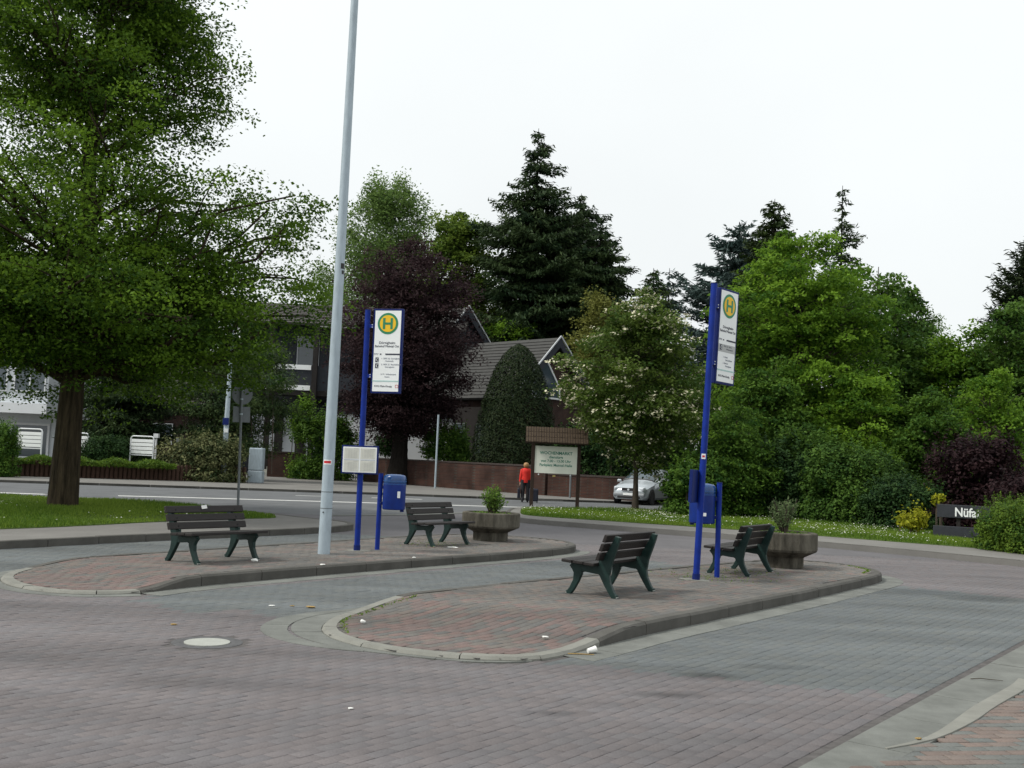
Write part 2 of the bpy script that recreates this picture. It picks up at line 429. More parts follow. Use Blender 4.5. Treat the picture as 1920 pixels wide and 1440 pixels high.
def resample(P, step, closed=True):
    P = np.asarray(P)
    if closed: P = np.vstack([P, P[:1]])
    s = np.r_[0, np.cumsum(np.linalg.norm(np.diff(P, axis=0), axis=1))]
    n = max(2, int(round(s[-1] / step)))
    q = np.linspace(0, s[-1], n + 1)
    R = np.stack([np.interp(q, s, P[:, 0]), np.interp(q, s, P[:, 1])], 1)
    return R[:-1] if closed else R
def sstep(x, a, b):
    t = np.clip((x - a) / (b - a), 0, 1); return t * t * (3 - 2 * t)

isl2 = resample(smooth_closed([(.36, 9.46), (.98, 10.33), (1.45, 11.05), (2.15, 12.0), (2.98, 13.14), (4.05, 14.6), (5.33, 16.42), (6.1, 17.55), (6.42, 18.4), (6.3, 19.25), (5.75, 19.85), (5.0, 19.75), (4.3, 19.2), (3.2, 17.95), (1.9, 16.4), (.55, 14.8), (-.35, 13.65), (-1.2, 12.5), (-1.66, 11.6), (-1.78, 10.85), (-1.64, 10.2), (-1.2, 9.65), (-.64, 9.37), (-.1, 9.3)]), .25)
isl1 = resample(smooth_closed([(-4.2, 12.55), (-3.82, 13.35), (-3.15, 14.35), (-1.94, 16.05), (-.41, 18.12), (.52, 19.42), (1.2, 20.55), (1.42, 21.4), (1.2, 22.3), (.6, 22.85), (-.2, 23.05), (-1.0, 22.8), (-1.75, 22.0), (-3.34, 19.35), (-5.05, 16.45), (-5.85, 15.05), (-6.32, 14.3), (-6.25, 13.45), (-5.85, 12.75), (-5.3, 12.33), (-4.75, 12.24)]), .25)
def z_isl2(x, y): return .035 + .10 * sstep(np.asarray(x) * U[0] + np.asarray(y) * U[1], 8.25, 9.55)
def z_isl1(x, y): return .035 + .10 * sstep(np.asarray(x) * U[0] + np.asarray(y) * U[1], 7.55, 8.5)

left_walk = np.vstack([smooth_open([(-14, 5.5), (-10.4, 12.4), (-7.9, 16.9), (-6.3, 19.6), (-4.35, 22.5), (-3.62, 23.9), (-3.5, 24.8), (-3.9, 25.75), (-5.0, 26.6), (-6.6, 28.2), (-9, 30.2), (-14, 31.2), (-26, 32.0)]), [(-40, 32), (-40, 5)]])
left_grass = np.vstack([smooth_open([(-22, 10.5), (-12.2, 15.4), (-8.95, 19.2), (-7.3, 22.8), (-6.2, 24.75), (-5.55, 25.85), (-6.1, 27.0), (-7.2, 28.4), (-9.2, 29.9), (-14, 30.8), (-26, 31.6)]), [(-40, 31.6), (-40, 10)]])
right_walk = np.vstack([smooth_open([(1.0, 38.3), (.35, 37.2), (.1, 33.5), (.25, 31.3), (.9, 30.2), (2.3, 29.3), (4.0, 28.25), (6.1, 26.95), (8.2, 25.25), (9.2, 24.25), (10.9, 22.4), (14, 18.6), (20, 11)][::-1]), [(2.6, 39), (14, 43.5), (40, 50), (40, 11)]])
right_grass = np.vstack([smooth_open([(1.0, 37.9), (.6, 36.8), (.45, 33.5), (.8, 32.2), (2.4, 31.3), (5.2, 30.0), (7.8, 28.5), (9.6, 27.2), (11.4, 25.9), (15, 22.5), (22, 15)][::-1]), [(2.6, 38.6), (14, 43), (38, 49.5), (38, 15)]])

def sheet(name, poly, z, m, kind='structure', parent=None):
    me = bpy.data.meshes.new(name)
    me.from_pydata([(x, y, z) for x, y in poly], [], [tuple(range(len(poly)))])
    if sum(poly[i][0] * poly[(i + 1) % len(poly)][1] - poly[(i + 1) % len(poly)][0] * poly[i][1] for i in range(len(poly))) < 0: me.flip_normals()
    me.materials.append(m); o = bpy.data.objects.new(name, me); COL.objects.link(o)
    if kind: o['kind'] = kind
    if parent: o.parent = parent
    return o
def block(name, poly, z0, z1, m, kind='structure'):
    o = MB().prism([tuple(p) for p in poly], z0, z1).build(name, m)
    if kind: o['kind'] = kind
    return o

sheet('ground', [(-500, -60), (500, -60), (500, 900), (-500, 900)], -.05, M_ground)
bus_lane = sheet('bus_lane', [(-16, -6), (24, -6), (24, 34), (-16, 34)], -.0045, M_joint)

# ---- paving stones
def stone_variant(L, W, tint, m, chamf=.002, h=.014):
    x, y = L / 2, W / 2; a, b = x - chamf, y - chamf
    V = [(-x, -y, -h), (x, -y, -h), (x, y, -h), (-x, y, -h), (-x, -y, -chamf * .8), (x, -y, -chamf * .8), (x, y, -chamf * .8), (-x, y, -chamf * .8), (-a, -b, 0), (a, -b, 0), (a, b, 0), (-a, b, 0)]
    F = [(4, 5, 9, 8), (5, 6, 10, 9), (6, 7, 11, 10), (7, 4, 8, 11), (8, 9, 10, 11), (0, 1, 5, 4), (1, 2, 6, 5), (2, 3, 7, 6), (3, 0, 4, 7)]
    return np.array(V), np.array(F), tint
def pavers(parent, m, cx, cy, ang, zf, tintf, L, W, gap, nparts=300, name='paving_stone', jit=.002):
    """stones at centres (cx,cy); the nearest ones are objects, the rest joined real geometry"""
    d = np.hypot(cx, cy); order = np.argsort(d); cx, cy, ang = cx[order], cy[order], ang[order]
    n = len(cx); tid, tints = tintf(cx, cy)
    z = zf(cx, cy) + rng.normal(0, jit * .5, n).clip(-jit, jit)
    V0, F0, _ = stone_variant(L - gap, W - gap, None, m)
    # slope of the surface, so that stones follow it
    e = .05
    gx = (zf(cx + e, cy) - zf(cx - e, cy)) / (2 * e) + rng.normal(0, .006, n); gy = (zf(cx, cy + e) - zf(cx, cy - e)) / (2 * e) + rng.normal(0, .006, n)
    k = min(nparts, n)
    variants = {}
    for i in range(k):
        t = int(tid[i])
        if t not in variants:
            variants[t] = mesh_np(name, V0, F0, m, link=False, attr={'tint': np.tile(np.r_[tints[t], 1], (len(F0), 1))})
        ob = bpy.data.objects.new(name, variants[t]); COL.objects.link(ob)
        ob.parent = parent
        R = Matrix(((1, 0, 0), (0, 1, 0), (gx[i], gy[i], 1))).to_4x4()
        ob.matrix_local = Matrix.Translation((cx[i], cy[i], z[i])) @ (Matrix.Rotation(gy[i], 4, 'X') @ Matrix.Rotation(-gx[i], 4, 'Y') @ Matrix.Rotation(ang[i], 4, 'Z'))
    if n > k:
        c, s = np.cos(ang[k:]), np.sin(ang[k:])
        vx = V0[None, :, 0] * c[:, None] - V0[None, :, 1] * s[:, None]; vy = V0[None, :, 0] * s[:, None] + V0[None, :, 1] * c[:, None]
        vz = z[k:, None] + V0[None, :, 2] + vx * gx[k:, None] + vy * gy[k:, None]
        V = np.stack([vx + cx[k:, None], vy + cy[k:, None], vz], -1).reshape(-1, 3)
        F = (F0[None] + (np.arange(n - k) * len(V0))[:, None, None]).reshape(-1, 4)
        tt = np.array(tints)[tid[k:].astype(int)]
        tt = np.c_[np.repeat(tt, len(F0), 0), np.ones((n - k) * len(F0))]
        ob = mesh_np(name + 's', V, F, m, parent, attr={'tint': tt}); ob['kind'] = 'stuff'
def grid(poly, u, L, W, bond=.5):
    u = np.array(u) / np.hypot(*u); v = np.array((-u[1], u[0]))
    P = np.array(poly); a = P @ u; b = P @ v
    ii = np.arange(math.floor(a.min() / L) - 1, math.ceil(a.max() / L) + 1); jj = np.arange(math.floor(b.min() / W), math.ceil(b.max() / W) + 1)
    I, J = np.meshgrid(ii, jj); A = (I + (J % 2) * bond) * L; B = J * W
    x = A * u[0] + B * v[0]; y = A * u[1] + B * v[1]
    x, y = x.ravel(), y.ravel(); k = inside(x, y, poly); return x[k], y[k], J.ravel()[k], I.ravel()[k]
M_road = paver_mat('road_paver', U, stains=[(*G(1330, 1267), .34, .16, .5), (*G(1255, 1303), .36, .14, .5), (*G(1040, 1337), .30, .12, .6), (*G(1850, 1123), .9, .5, .55), (*G(1440, 1250), .5, .2, .7), (*G(760, 1150), .8, .25, .75), (*G(300, 1280), .7, .3, .75)]); M_islp = paver_mat('island_paver', U); M_walkp = paver_mat('pavement_paver', (1, .2))
# corner gutter line and corner pavement limits (n across, s along U)
def sn(s, n): return tuple(U * s + NRM * n)
view = [(-4.2, 4.6), (3.6, 4.6), (14.5, 23.2), (-13.5, 23.2)]
x, y, J, I = grid(view, U, .20, .10)
keep = ~inside(x, y, offset(isl1, -.05)) & ~inside(x, y, offset(isl2, -.05)) & ~inside(x, y, left_walk) & ~inside(x, y, right_walk) & ((x * NRM[0] + y * NRM[1]) < -2.405)
keep &= ((x + 2.61) ** 2 + (y - 9.64) ** 2) > .36 ** 2
x, y, J = x[keep], y[keep], J[keep]
PINK = np.array([(.128, .119, .123), (.133, .120, .122), (.122, .117, .123), (.137, .122, .122), (.127, .122, .126), (.130, .115, .115)]) * 1.04
_m = PINK.mean(0); PINK = _m + (PINK - _m) * .55
GREY = np.array([(.107, .118, .120), (.101, .113, .116), (.113, .120, .118), (.104, .115, .121), (.111, .117, .112), (.100, .111, .115)]) * 1.06
_m = GREY.mean(0); GREY = _m + (GREY - _m) * .55
def road_tint(px, py):
    s = px * U[0] + py * U[1]; n = px * NRM[0] + py * NRM[1]
    edge = rng.normal(0, .05, len(px))
    # grey bus bays: right of island 2, between the islands, left of island 1
    g = (n > -5.3) & (py > 9.43 - .27 * (px - .3) + edge) & (s < 17.6 + edge) & (px > .2)
    g |= (n > -9.2) & (n < -8.05) & (s > 7.65 + edge) & (s < 17.2)
    g |= (n > -10.4) & (n <= -9.2) & (s > 7.2 + edge) & (s < 17.6)
    g |= (n <= -12.8) & (s > 6.6) & (s < 18) 
    g |= (n < -7.0) & (n > -10.6) & (py > 12.35 + edge) & (s < 17.3)
    t = rng.integers(0, 6, len(px))
    return np.where(g, t + 6, t), list(PINK) + list(GREY)
pavers(bus_lane, M_road, x, y, np.full(len(x), math.atan2(U[1], U[0])), lambda a, b: np.zeros(np.shape(a)), road_tint, .20, .10, .0024)
# the same paving further off, too small to tell the stones apart
def far_paving():
    m = mat('distant_paving', (.118, .114, .120), .9, .14, .7, .3, 60, spec=.25, world=True)
    P = [(-14, 23.2), (15, 23.2), (15, 40), (-14, 40)]
    o = sheet('bus_lane_far_paving', P, -.003, m)
far_paving()

# islands
def island(name, P, zf, n_red, seed):
    core = offset(P, .16)
    root = thing(name, None, None); root['kind'] = 'structure'
    MBc = MB(); base = resample(core, .3)
    # bedding under the stones
    xs, ys, _, _ = grid(core, U, .25, .25, 0)
    V = []; F = []
    bxs, bys, _, _ = grid(offset(P, .07), U, .14, .14, 0)
    q = np.array([(-.07, -.07), (.07, -.07), (.07, .07), (-.07, .07)]); ua = math.atan2(U[1], U[0]); cq, sq = math.cos(ua), math.sin(ua)
    bx_ = bxs[:, None] + q[None, :, 0] * cq - q[None, :, 1] * sq; by_ = bys[:, None] + q[None, :, 0] * sq + q[None, :, 1] * cq
    mesh_np('bedding', np.stack([bx_, by_, zf(bx_, by_) - .009], -1).reshape(-1, 3), np.arange(bx_.size).reshape(-1, 4), M_joint, root)
    x, y, J, I = grid(offset(P, .155), U, .20, .10)
    tints = [np.array(c) * 1.0 for c in ((.154, .115, .106), (.163, .117, .106), (.148, .117, .109), (.122, .117, .110), (.132, .124, .114), (.115, .113, .108), (.140, .126, .113), (.146, .124, .110))]
    def tf(px, py):
        s = px * U[0] + py * U[1]; pr = .05 + .42 * (1 - sstep(s, n_red, n_red + 2.2))
        red = rng.random(len(px)) < pr
        return np.where(red, rng.integers(0, 3, len(px)), rng.integers(3, 8, len(px))), tints
    pavers(root, M_islp, x, y, np.full(len(x), math.atan2(U[1], U[0])), zf, tf, .20, .10, .006)
    # kerb stones, about a metre each
    K = resample(P, 1.0); n = len(K); fine = resample(P, .25)
    per = 4
    Pf = resample(P, 1.0 / per)
    nn = (len(Pf) // per) * per
    Pf = resample(P, 1.0 / per)
    In = offset(Pf, .14); Ins = offset(Pf, .025)
    m = len(Pf)
    for i in range(0, m, per):
        idx = [(i + k) % m for k in range(per + 1)] if i + per < m else [(i + k) % m for k in range(m - i + 1)]
        A = [Pf[j] for j in idx]; B = [In[j] for j in idx]; S = [Ins[j] for j in idx]
        def sh(L):
            L = [np.array(p) for p in L]; d0 = (L[1] - L[0]); d1 = (L[-1] - L[-2])
            L[0] = L[0] + d0 / (np.linalg.norm(d0) + 1e-6) * .006; L[-1] = L[-1] - d1 / (np.linalg.norm(d1) + 1e-6) * .006; return L
        A, B, S = sh(A), sh(B), sh(S)
        dz = random.uniform(-.003, .004)
        V = []; k = len(A)
        for p in A: V.append((p[0], p[1], -.03))
        for p in A: V.append((p[0], p[1], float(zf(*p)) - .022 + dz))
        for p in S: V.append((p[0], p[1], float(zf(*p)) + .004 + dz))
        for p in B: V.append((p[0], p[1], float(zf(*p)) + .004 + dz))
        for p in B: V.append((p[0], p[1], -.03))
        F = []
        for r in range(4):
            for j in range(k - 1): F.append((r * k + j, r * k + j + 1, (r + 1) * k + j + 1, (r + 1) * k + j))
        F.append(tuple(r * k for r in range(5))); F.append(tuple(r * k + k - 1 for r in range(4, -1, -1)))
        smean = np.mean([p @ U for p in A])
        light = float(np.mean([zf(*p) for p in A])) < .08
        MB().add(V, F).build('kerb_stone', M_kerbL if light else M_kerb, root)
    return root
island('traffic_island', isl2, z_isl2, 8.6, 1)
island('traffic_island', isl1, z_isl1, 8.2, 2)

# gutters of concrete beside the kerbs
def gutter(name, line, w0, w1f, z=.004, step=.5, m=M_conc, parent=None):
    """stones along an open line; from offset w0 outwards to w1f(t) (negative = outside)"""
    L = resample(line, step / 4, False); O = offset(L, -w0, False)
    t = np.linspace(0, 1, len(L)); E = offset(L, -np.array([w1f(q) for q in t]), False)
    root = thing(name, None, None); root['kind'] = 'structure'
    for i in range(0, len(L) - 4, 4):
        V = []; 
        idx = range(i, i + 5)
        a = [O[j] for j in idx]; b = [E[j] for j in idx]
        a[0] = a[0] + (a[1] - a[0]) * .03; b[0] = b[0] + (b[1] - b[0]) * .03
        dz = random.uniform(-.001, .002)
        V = [(p[0], p[1], -.02) for p in b] + [(p[0], p[1], z + dz) for p in b] + [(p[0], p[1], z + dz + .003) for p in a]
        F = [(r * 5 + j, r * 5 + j + 1, (r + 1) * 5 + j + 1, (r + 1) * 5 + j) for r in range(2) for j in range(4)]
        F += [(0, 5, 6, 1), (0, 5, 10), (4, 14, 9)]
        F = [f for f in F if f != (0, 5, 6, 1)]
        MB().add(V, F).build('gutter_stone', m, root)
    return root
i2r = smooth_open([(.55, 9.72), (.98, 10.33), (1.45, 11.05), (2.15, 12.0), (2.98, 13.14), (4.05, 14.6), (5.33, 16.42), (6.1, 17.55), (6.42, 18.4), (6.3, 19.25)])
gutter('gutter', i2r, .004, lambda t: .34)
i2n = smooth_open([(-1.05, 12.75), (-1.66, 11.6), (-1.78, 10.85), (-1.64, 10.2), (-1.2, 9.65), (-.64, 9.37), (-.1, 9.3), (.36, 9.46)])
gutter('gutter', i2n, .004, lambda t: .05 + .26 * math.sin(math.pi * min(1, t * 1.35)) ** 1 if t < .74 else .05 + .02 * (1 - t), z=.006, step=.42)
gutter('gutter', offset(i2n[2:18], -.33 * np.sin(np.linspace(.25, 3.0, 16)), False), .0, lambda t: .02 + .24 * math.sin(math.pi * t), z=.004, step=.4)
i1r = smooth_open([(-4.2, 12.55), (-3.82, 13.35), (-3.15, 14.35), (-1.94, 16.05), (-.41, 18.12), (.52, 19.42), (1.2, 20.55), (1.42, 21.4)])
gutter('gutter', i1r, .004, lambda t: .30)
i1n = smooth_open([(-5.6, 15.5), (-6.32, 14.3), (-6.25, 13.45), (-5.85, 12.75), (-5.3, 12.33), (-4.75, 12.24), (-4.2, 12.5)])
gutter('gutter', i1n, .004, lambda t: .16, z=.004)
# corner at lower right
gut = resample([sn(5.0, -2.36), sn(22, -2.36)], .25, False)
gutter('gutter', gut, .0, lambda t: .42 if t > .14 else .26 + 1.1 * t, z=.012, step=1.0)
cor = smooth_open([sn(7.0, -2.12), sn(7.6, -1.99), (3.62, 8.27), sn(9.9, -1.97), sn(10.35, -1.99)])
corner = thing('corner_pavement', None, None); corner['kind'] = 'structure'
Lc = resample(cor, .25, False); Oc = offset(Lc, -.13 * np.clip(np.linspace(.15, 2.2, len(Lc)), 0, 1), False)
for i in range(0, len(Lc) - 1, 4):
    j = min(i + 4, len(Lc) - 1)
    P = [tuple(Lc[k]) for k in range(i, j + 1)] + [tuple(Oc[k]) for k in range(j, i - 1, -1)]
    MB().prism(P, -.02, .021).build('kerb_stone', M_kerbL, corner, bevel=.004)
cpoly = [tuple(p) for p in (Oc * .55 + Lc * .45)] + [sn(11.2, -1.92), sn(20, -1.9), sn(20, 2.5), sn(3, 2.5), sn(4.6, -2.09), sn(6.5, -2.09)]
sheet('paver_bed', cpoly, -.004, M_joint, None, corner)
x, y, J, I = grid(cpoly, (1, .19), .20, .10)
k = (y < 19)
x, y, J, I = x[k], y[k], J[k], I[k]
ct = [np.array(c) for c in ((.172, .134, .116), (.162, .128, .112), (.168, .138, .122), (.132, .138, .130), (.140, .142, .132), (.126, .133, .127))]
Jm = {}
def ctint(px, py):
    row = np.floor((-.187 * px + .982 * py) / .10 + .5).astype(int)
    red = (row % 2 == 0) ^ (rng.random(len(px)) < .18)
    return np.where(red, rng.integers(0, 3, len(px)), rng.integers(3, 6, len(px))), ct
pavers(corner, M_walkp, x, y, np.full(len(x), math.atan2(.19, 1)), lambda a, b: np.full(np.shape(a), .012), ctint, .20, .10, .008)

# walkways and verges
def kerbed(name, P, open_n, z, m):
    o = block(name, P, -.03, z, m)
    return o
lw = kerbed('left_footway', offset(left_walk, .14), left_walk, .12, M_asph2)
rw = kerbed('right_footway', offset(right_walk, .14), right_walk, .12, M_asph2)
def kerb_run(parent, line, z, step=1.0, m=M_kerb, w=.13, inward=1):
    L = resample(line, step / 2, False); B = offset(L, w * inward, False)
    for i in range(0, len(L) - 2, 2):
        P = [tuple(L[i] + (L[i + 1] - L[i]) * .015), tuple(L[i + 1]), tuple(L[i + 2]), tuple(B[i + 2]), tuple(B[i + 1]), tuple(B[i] + (B[i + 1] - B[i]) * .015)]
        MB().prism(P, -.03, z + random.uniform(-.003, .004)).build('kerb_stone', m, parent, bevel=.012)
kerb_run(lw, left_walk[8:-22 + 8 + 1] if False else smooth_open([(-10.4, 12.4), (-7.9, 16.9), (-6.3, 19.6), (-4.35, 22.5), (-3.62, 23.9), (-3.5, 24.8), (-3.9, 25.75), (-5.0, 26.6), (-6.6, 28.2)]), .128)
kerb_run(rw, smooth_open([(1.0, 38.3), (.35, 37.2), (.1, 33.5), (.25, 31.3), (.9, 30.2), (2.3, 29.3), (4.0, 28.25), (6.1, 26.95), (8.2, 25.25), (9.2, 24.25), (10.9, 22.4), (14, 18.6)][::-1]), .128)
block('left_verge_turf', left_grass, .10, .135, M_turf)
block('right_verge_turf', right_grass, .10, .135, M_turf)

# the main road, its far pavement and lines
near = [(-60, 17), (-40, 24), (-26, 32.1), (-14.7, 31.25), (-9, 30.5), (-6.5, 30.0), (-5.0, 29.9), (-3.0, 32.0), (-1.2, 35.0), (.1, 37.8), (1, 38.5), (2.6, 39.1), (14, 43.6), (40, 50.3), (80, 64)]
far = [(80, 74), (40, 60.5), (14, 52.2), (5, 49.6), (1, 48.4), (-5, 47.2), (-10.7, 45.9), (-20, 43.0), (-40, 36.5), (-60, 30)]
road = sheet('main_road', near + far, .0, M_asph)
fp = block('far_pavement', far[::-1] + [(80, 90), (20, 85), (-10, 90), (-40, 70), (-60, 50)], -.03, .08, M_asph2)
kerb_run(fp, resample([(-30, 39.7), (-20, 43.0), (-10.7, 45.9), (-5, 47.2), (1, 48.4), (5, 49.6), (14, 52.2)], 2, False), .10, 2.0, M_kerb, .16, 1)
def line(pts, wd, name='road_marking'):
    L = resample(smooth_open(pts), .5, False); A = offset(L, wd / 2, False); B = offset(L, -wd / 2, False)
    V = [(*p, .004) for p in A] + [(*p, .004) for p in B]; n = len(A)
    o = MB().add(V, [(i, i + 1, n + i + 1, n + i) for i in range(n - 1)]).build(name, M_paint); o['kind'] = 'structure'; return o
line([(-30, 29.8 + 3), (-16, 34.6), (-14.9, 34.95)], .42)
line([(-13.0, 35.9), (-9.8, 37.2), (-3.7, 39.3), (1, 40.9), (6.2, 42.8), (14, 45.8)], .42)
line([(-8.4, 42.6), (-7.0, 43.1)], .2); line([(-5.5, 43.6), (-3.5, 44.2)], .3)
gl = smooth_open([(-5.1, 29.7), (-3.05, 31.9), (-1.2, 34.9), (.1, 37.7)])
A = offset(gl, .16, False); B = offset(gl, -.16, False); n = len(A)
MB().add([(*p, .008) for p in A] + [(*p, .008) for p in B], [(i, i + 1, n + i + 1, n + i) for i in range(n - 1)]).build('crossing_gutter', M_conc)['kind'] = 'structure'

# manhole
mh = thing('manhole_cover', 'round manhole cover with pale concrete middle set in the pinkish road', 'manhole cover', (-2.61, 9.64, 0))
MB().lathe([(.20, -.02), (.20, .004), (.0, .005)], n=32).build('cover_infill', mat('manhole_infill', (.33, .34, .31), .9, .1, 10), mh)
MB().lathe([(.31, -.02), (.31, -.001), (.29, .002), (.24, .003), (.203, -.002), (.203, -.02)], n=32).build('rim', mat('manhole_iron', (.075, .075, .078), .7, .3, 12, .3), mh)

# ------------------------------------------------------------------ foliage engine
def leaf_quads(C, A, Nn, L, W):
    """diamond leaves: centre, axis, normal, length, width"""
    B = np.cross(A, Nn); B /= np.linalg.norm(B, axis=1)[:, None] + 1e-9
    L = np.asarray(L)[:, None]; W = np.asarray(W)[:, None]
    V = np.stack([C - A * L * .5, C + B * W * .5 - A * L * .08, C + A * L * .5, C - B * W * .5 - A * L * .08], 1).reshape(-1, 3)
    return V
def unit(v): return v / (np.linalg.norm(v, axis=-1, keepdims=True) + 1e-9)
def foliage(name, C, m, parent, L, W, tone, up=.8, axis=None, axr=.6, normals=None):
    n = len(C)
    Nn = rng.normal(0, 1, (n, 3)); Nn[:, 2] += up * 1.8
    if normals is not None: Nn = Nn * .6 + normals * 1.5
    Nn = unit(Nn)
    R = rng.normal(0, 1, (n, 3))
    if axis is not None: R = axis + R * axr
    A = unit(R - Nn * np.sum(R * Nn, 1, keepdims=True))
    s = rng.uniform(.7, 1.25, n)
    V = leaf_quads(C, A, Nn, L * s, W * s)
    return mesh_np(name, V, np.arange(n * 4).reshape(-1, 4), m, parent, attr={'tone': np.clip(tone, 0, 1)})
def bez(a, b, c, n):
    t = np.linspace(0, 1, n)[:, None]; return a * (1 - t) ** 2 + 2 * b * t * (1 - t) + c * t ** 2
def deciduous(name, label, base, prof, leaf, lmat, bark, trunk_r=.2, fork=2.0, nb=60, spr=7, lps=60, rs=.8, flat=.3, seed=1, group=None, squash=1.0, rise=.55, clump=.3, droop=.25, lw=.62, lean=(0, 0), flower=None, up=.8, flare=1.3, az=None, cat='tree', up_bias=0.0, side_s=.24, vert_s=.3, gaps=.25, wig=.10):
    r = np.random.default_rng(seed)
    root = thing(name, label, cat, base, 0, group)
    hs = np.array([p[0] for p in prof], float); Rs = np.array([p[1] for p in prof], float)
    H = hs[-1]
    hh = r.uniform(hs[0], hs[-1], nb * 8); pr = np.interp(hh, hs, Rs); hh = hh[r.random(len(hh)) < pr / pr.max()][:nb]
    hh.sort()
    tb = MB(); C = []; T = []; AX = []
    def tx(z): return np.array([lean[0] * z / H, lean[1] * z / H])
    tp = []
    for z in np.linspace(0, H * .93, 9):
        w = r.normal(0, trunk_r * .16, 2) if z > fork * 1.2 else np.zeros(2)
        tp.append((tx(z)[0] + w[0], tx(z)[1] + w[1], z))
    tr = [trunk_r * (flare if i == 0 else 1) * max(.08, (1 - .92 * (i / 8) ** .9)) for i in range(9)]
    tb.tube(tp, tr, 10)
    tp = np.array(tp)
    for i, h in enumerate(hh):
        a = i * 2.39996 + r.normal(0, .35)
        R = np.interp(h, hs, Rs) * r.uniform(.72, 1.1)
        tip = np.array([tx(h)[0] + R * math.cos(a), tx(h)[1] + R * math.sin(a) * squash, h + r.normal(0, .25)])
        zs = max(fork * r.uniform(.8, 1.15), h - R * rise * r.uniform(.6, 1.4))
        st = np.array([np.interp(zs, tp[:, 2], tp[:, 0]), np.interp(zs, tp[:, 2], tp[:, 1]), zs])
        mid = st * .5 + tip * .5 + np.array([0, 0, R * .16]) + r.normal(0, wig, 3) * R
        B = bez(st, mid, tip, 7); B[1:-1] += r.normal(0, wig * .28, (5, 3)) * R
        rad = np.interp(zs, tp[:, 2], tr) * .34
        tb.tube(B[:6], [max(.012, rad * (1 - k / 6.5)) for k in range(6)], 5, False)
        dirv = unit((tip - st)[None])[0]; side = unit(np.cross(dirv, [0, 0, 1])[None])[0]
        for k in range(spr):
            t = 1 - (1 - r.random()) * .72 if k else 1.0
            p = bez(st, mid, tip, 21)[int(t * 20)] + side * r.normal(0, side_s) * R * (1.15 - t * .6) + np.array([0, 0, r.normal(0, vert_s) * rs])
            gn = np.sin(p @ np.array([1.9, .7, 1.1]) / rs + seed) + np.sin(p @ np.array([-.8, 1.7, 1.5]) / rs + 2 * seed) + np.sin(p @ np.array([.5, -1.2, 2.1]) / rs)
            if gn < -2.2 + gaps * 4 * (1 if t > .5 else .4) - .6: continue
            rr = rs * r.uniform(.5, 1.25)
            if k % 3 == 0 and t < .95:
                q = bez(st, mid, tip, 21)[int(t * 14)]
                tb.tube([q, (q + p) / 2 + np.array([0, 0, .08]), p], [.02 + rad * .12, .016, .006], 4, False)
            n = int(lps * r.uniform(.7, 1.3))
            th = r.uniform(0, 2 * math.pi, n); rho = rr * np.sqrt(r.random(n))
            z = r.normal(0, flat, n) * rr * .6 - droop * rho ** 2 / rr
            C.append(np.stack([p[0] + rho * np.cos(th), p[1] + rho * np.sin(th), p[2] + z], 1))
            tn = np.clip(r.normal(.5, clump), 0, 1)
            T.append(tn + r.normal(0, .16, n))
            AX.append(np.stack([np.cos(th), np.sin(th), np.full(n, -.5)], 1))
    C = np.vstack(C); T = np.concatenate(T); AX = np.vstack(AX)
    to = tb.build('trunk', bark, root, smooth=True)
    if trunk_r > .35:                     # thick trunks get a furrowed, uneven surface
        sm = to.modifiers.new('fine', 'SUBSURF'); sm.subdivision_type = 'SIMPLE'; sm.levels = sm.render_levels = 3
        tx_ = bpy.data.textures.new('bark_lumps', 'CLOUDS'); tx_.noise_scale = .28
        dm = to.modifiers.new('lumps', 'DISPLACE'); dm.texture = tx_; dm.strength = .11; dm.mid_level = .5; dm.texture_coords = 'LOCAL'
    foliage('crown', C, lmat, root, np.full(len(C), leaf), np.full(len(C), leaf * lw), T, up, AX, .7)
    if flower:
        fm, fn, fs = flower
        # flower heads sit on the outside of the crown, facing out and up
        cen = C.mean(0); d = (C - cen); sc = np.linalg.norm(d / np.array([C[:, 0].std(), C[:, 1].std(), C[:, 2].std()]), axis=1) + r.normal(0, .25, len(C))
        idx = np.argsort(-sc)[:int(len(C) * .4)]; idx = r.choice(idx, fn, replace=False)
        P = []; 
        for i in idx:
            k = 9; P.append(C[i] + unit(d[i][None])[0] * .05 + r.normal(0, fs * .5, (k, 3)) * np.array([1, 1, .45]))
        P = np.vstack(P)
        foliage('blossom', P, fm, root, np.full(len(P), fs * .55), np.full(len(P), fs * .5), r.random(len(P)), 1.2)
    return root
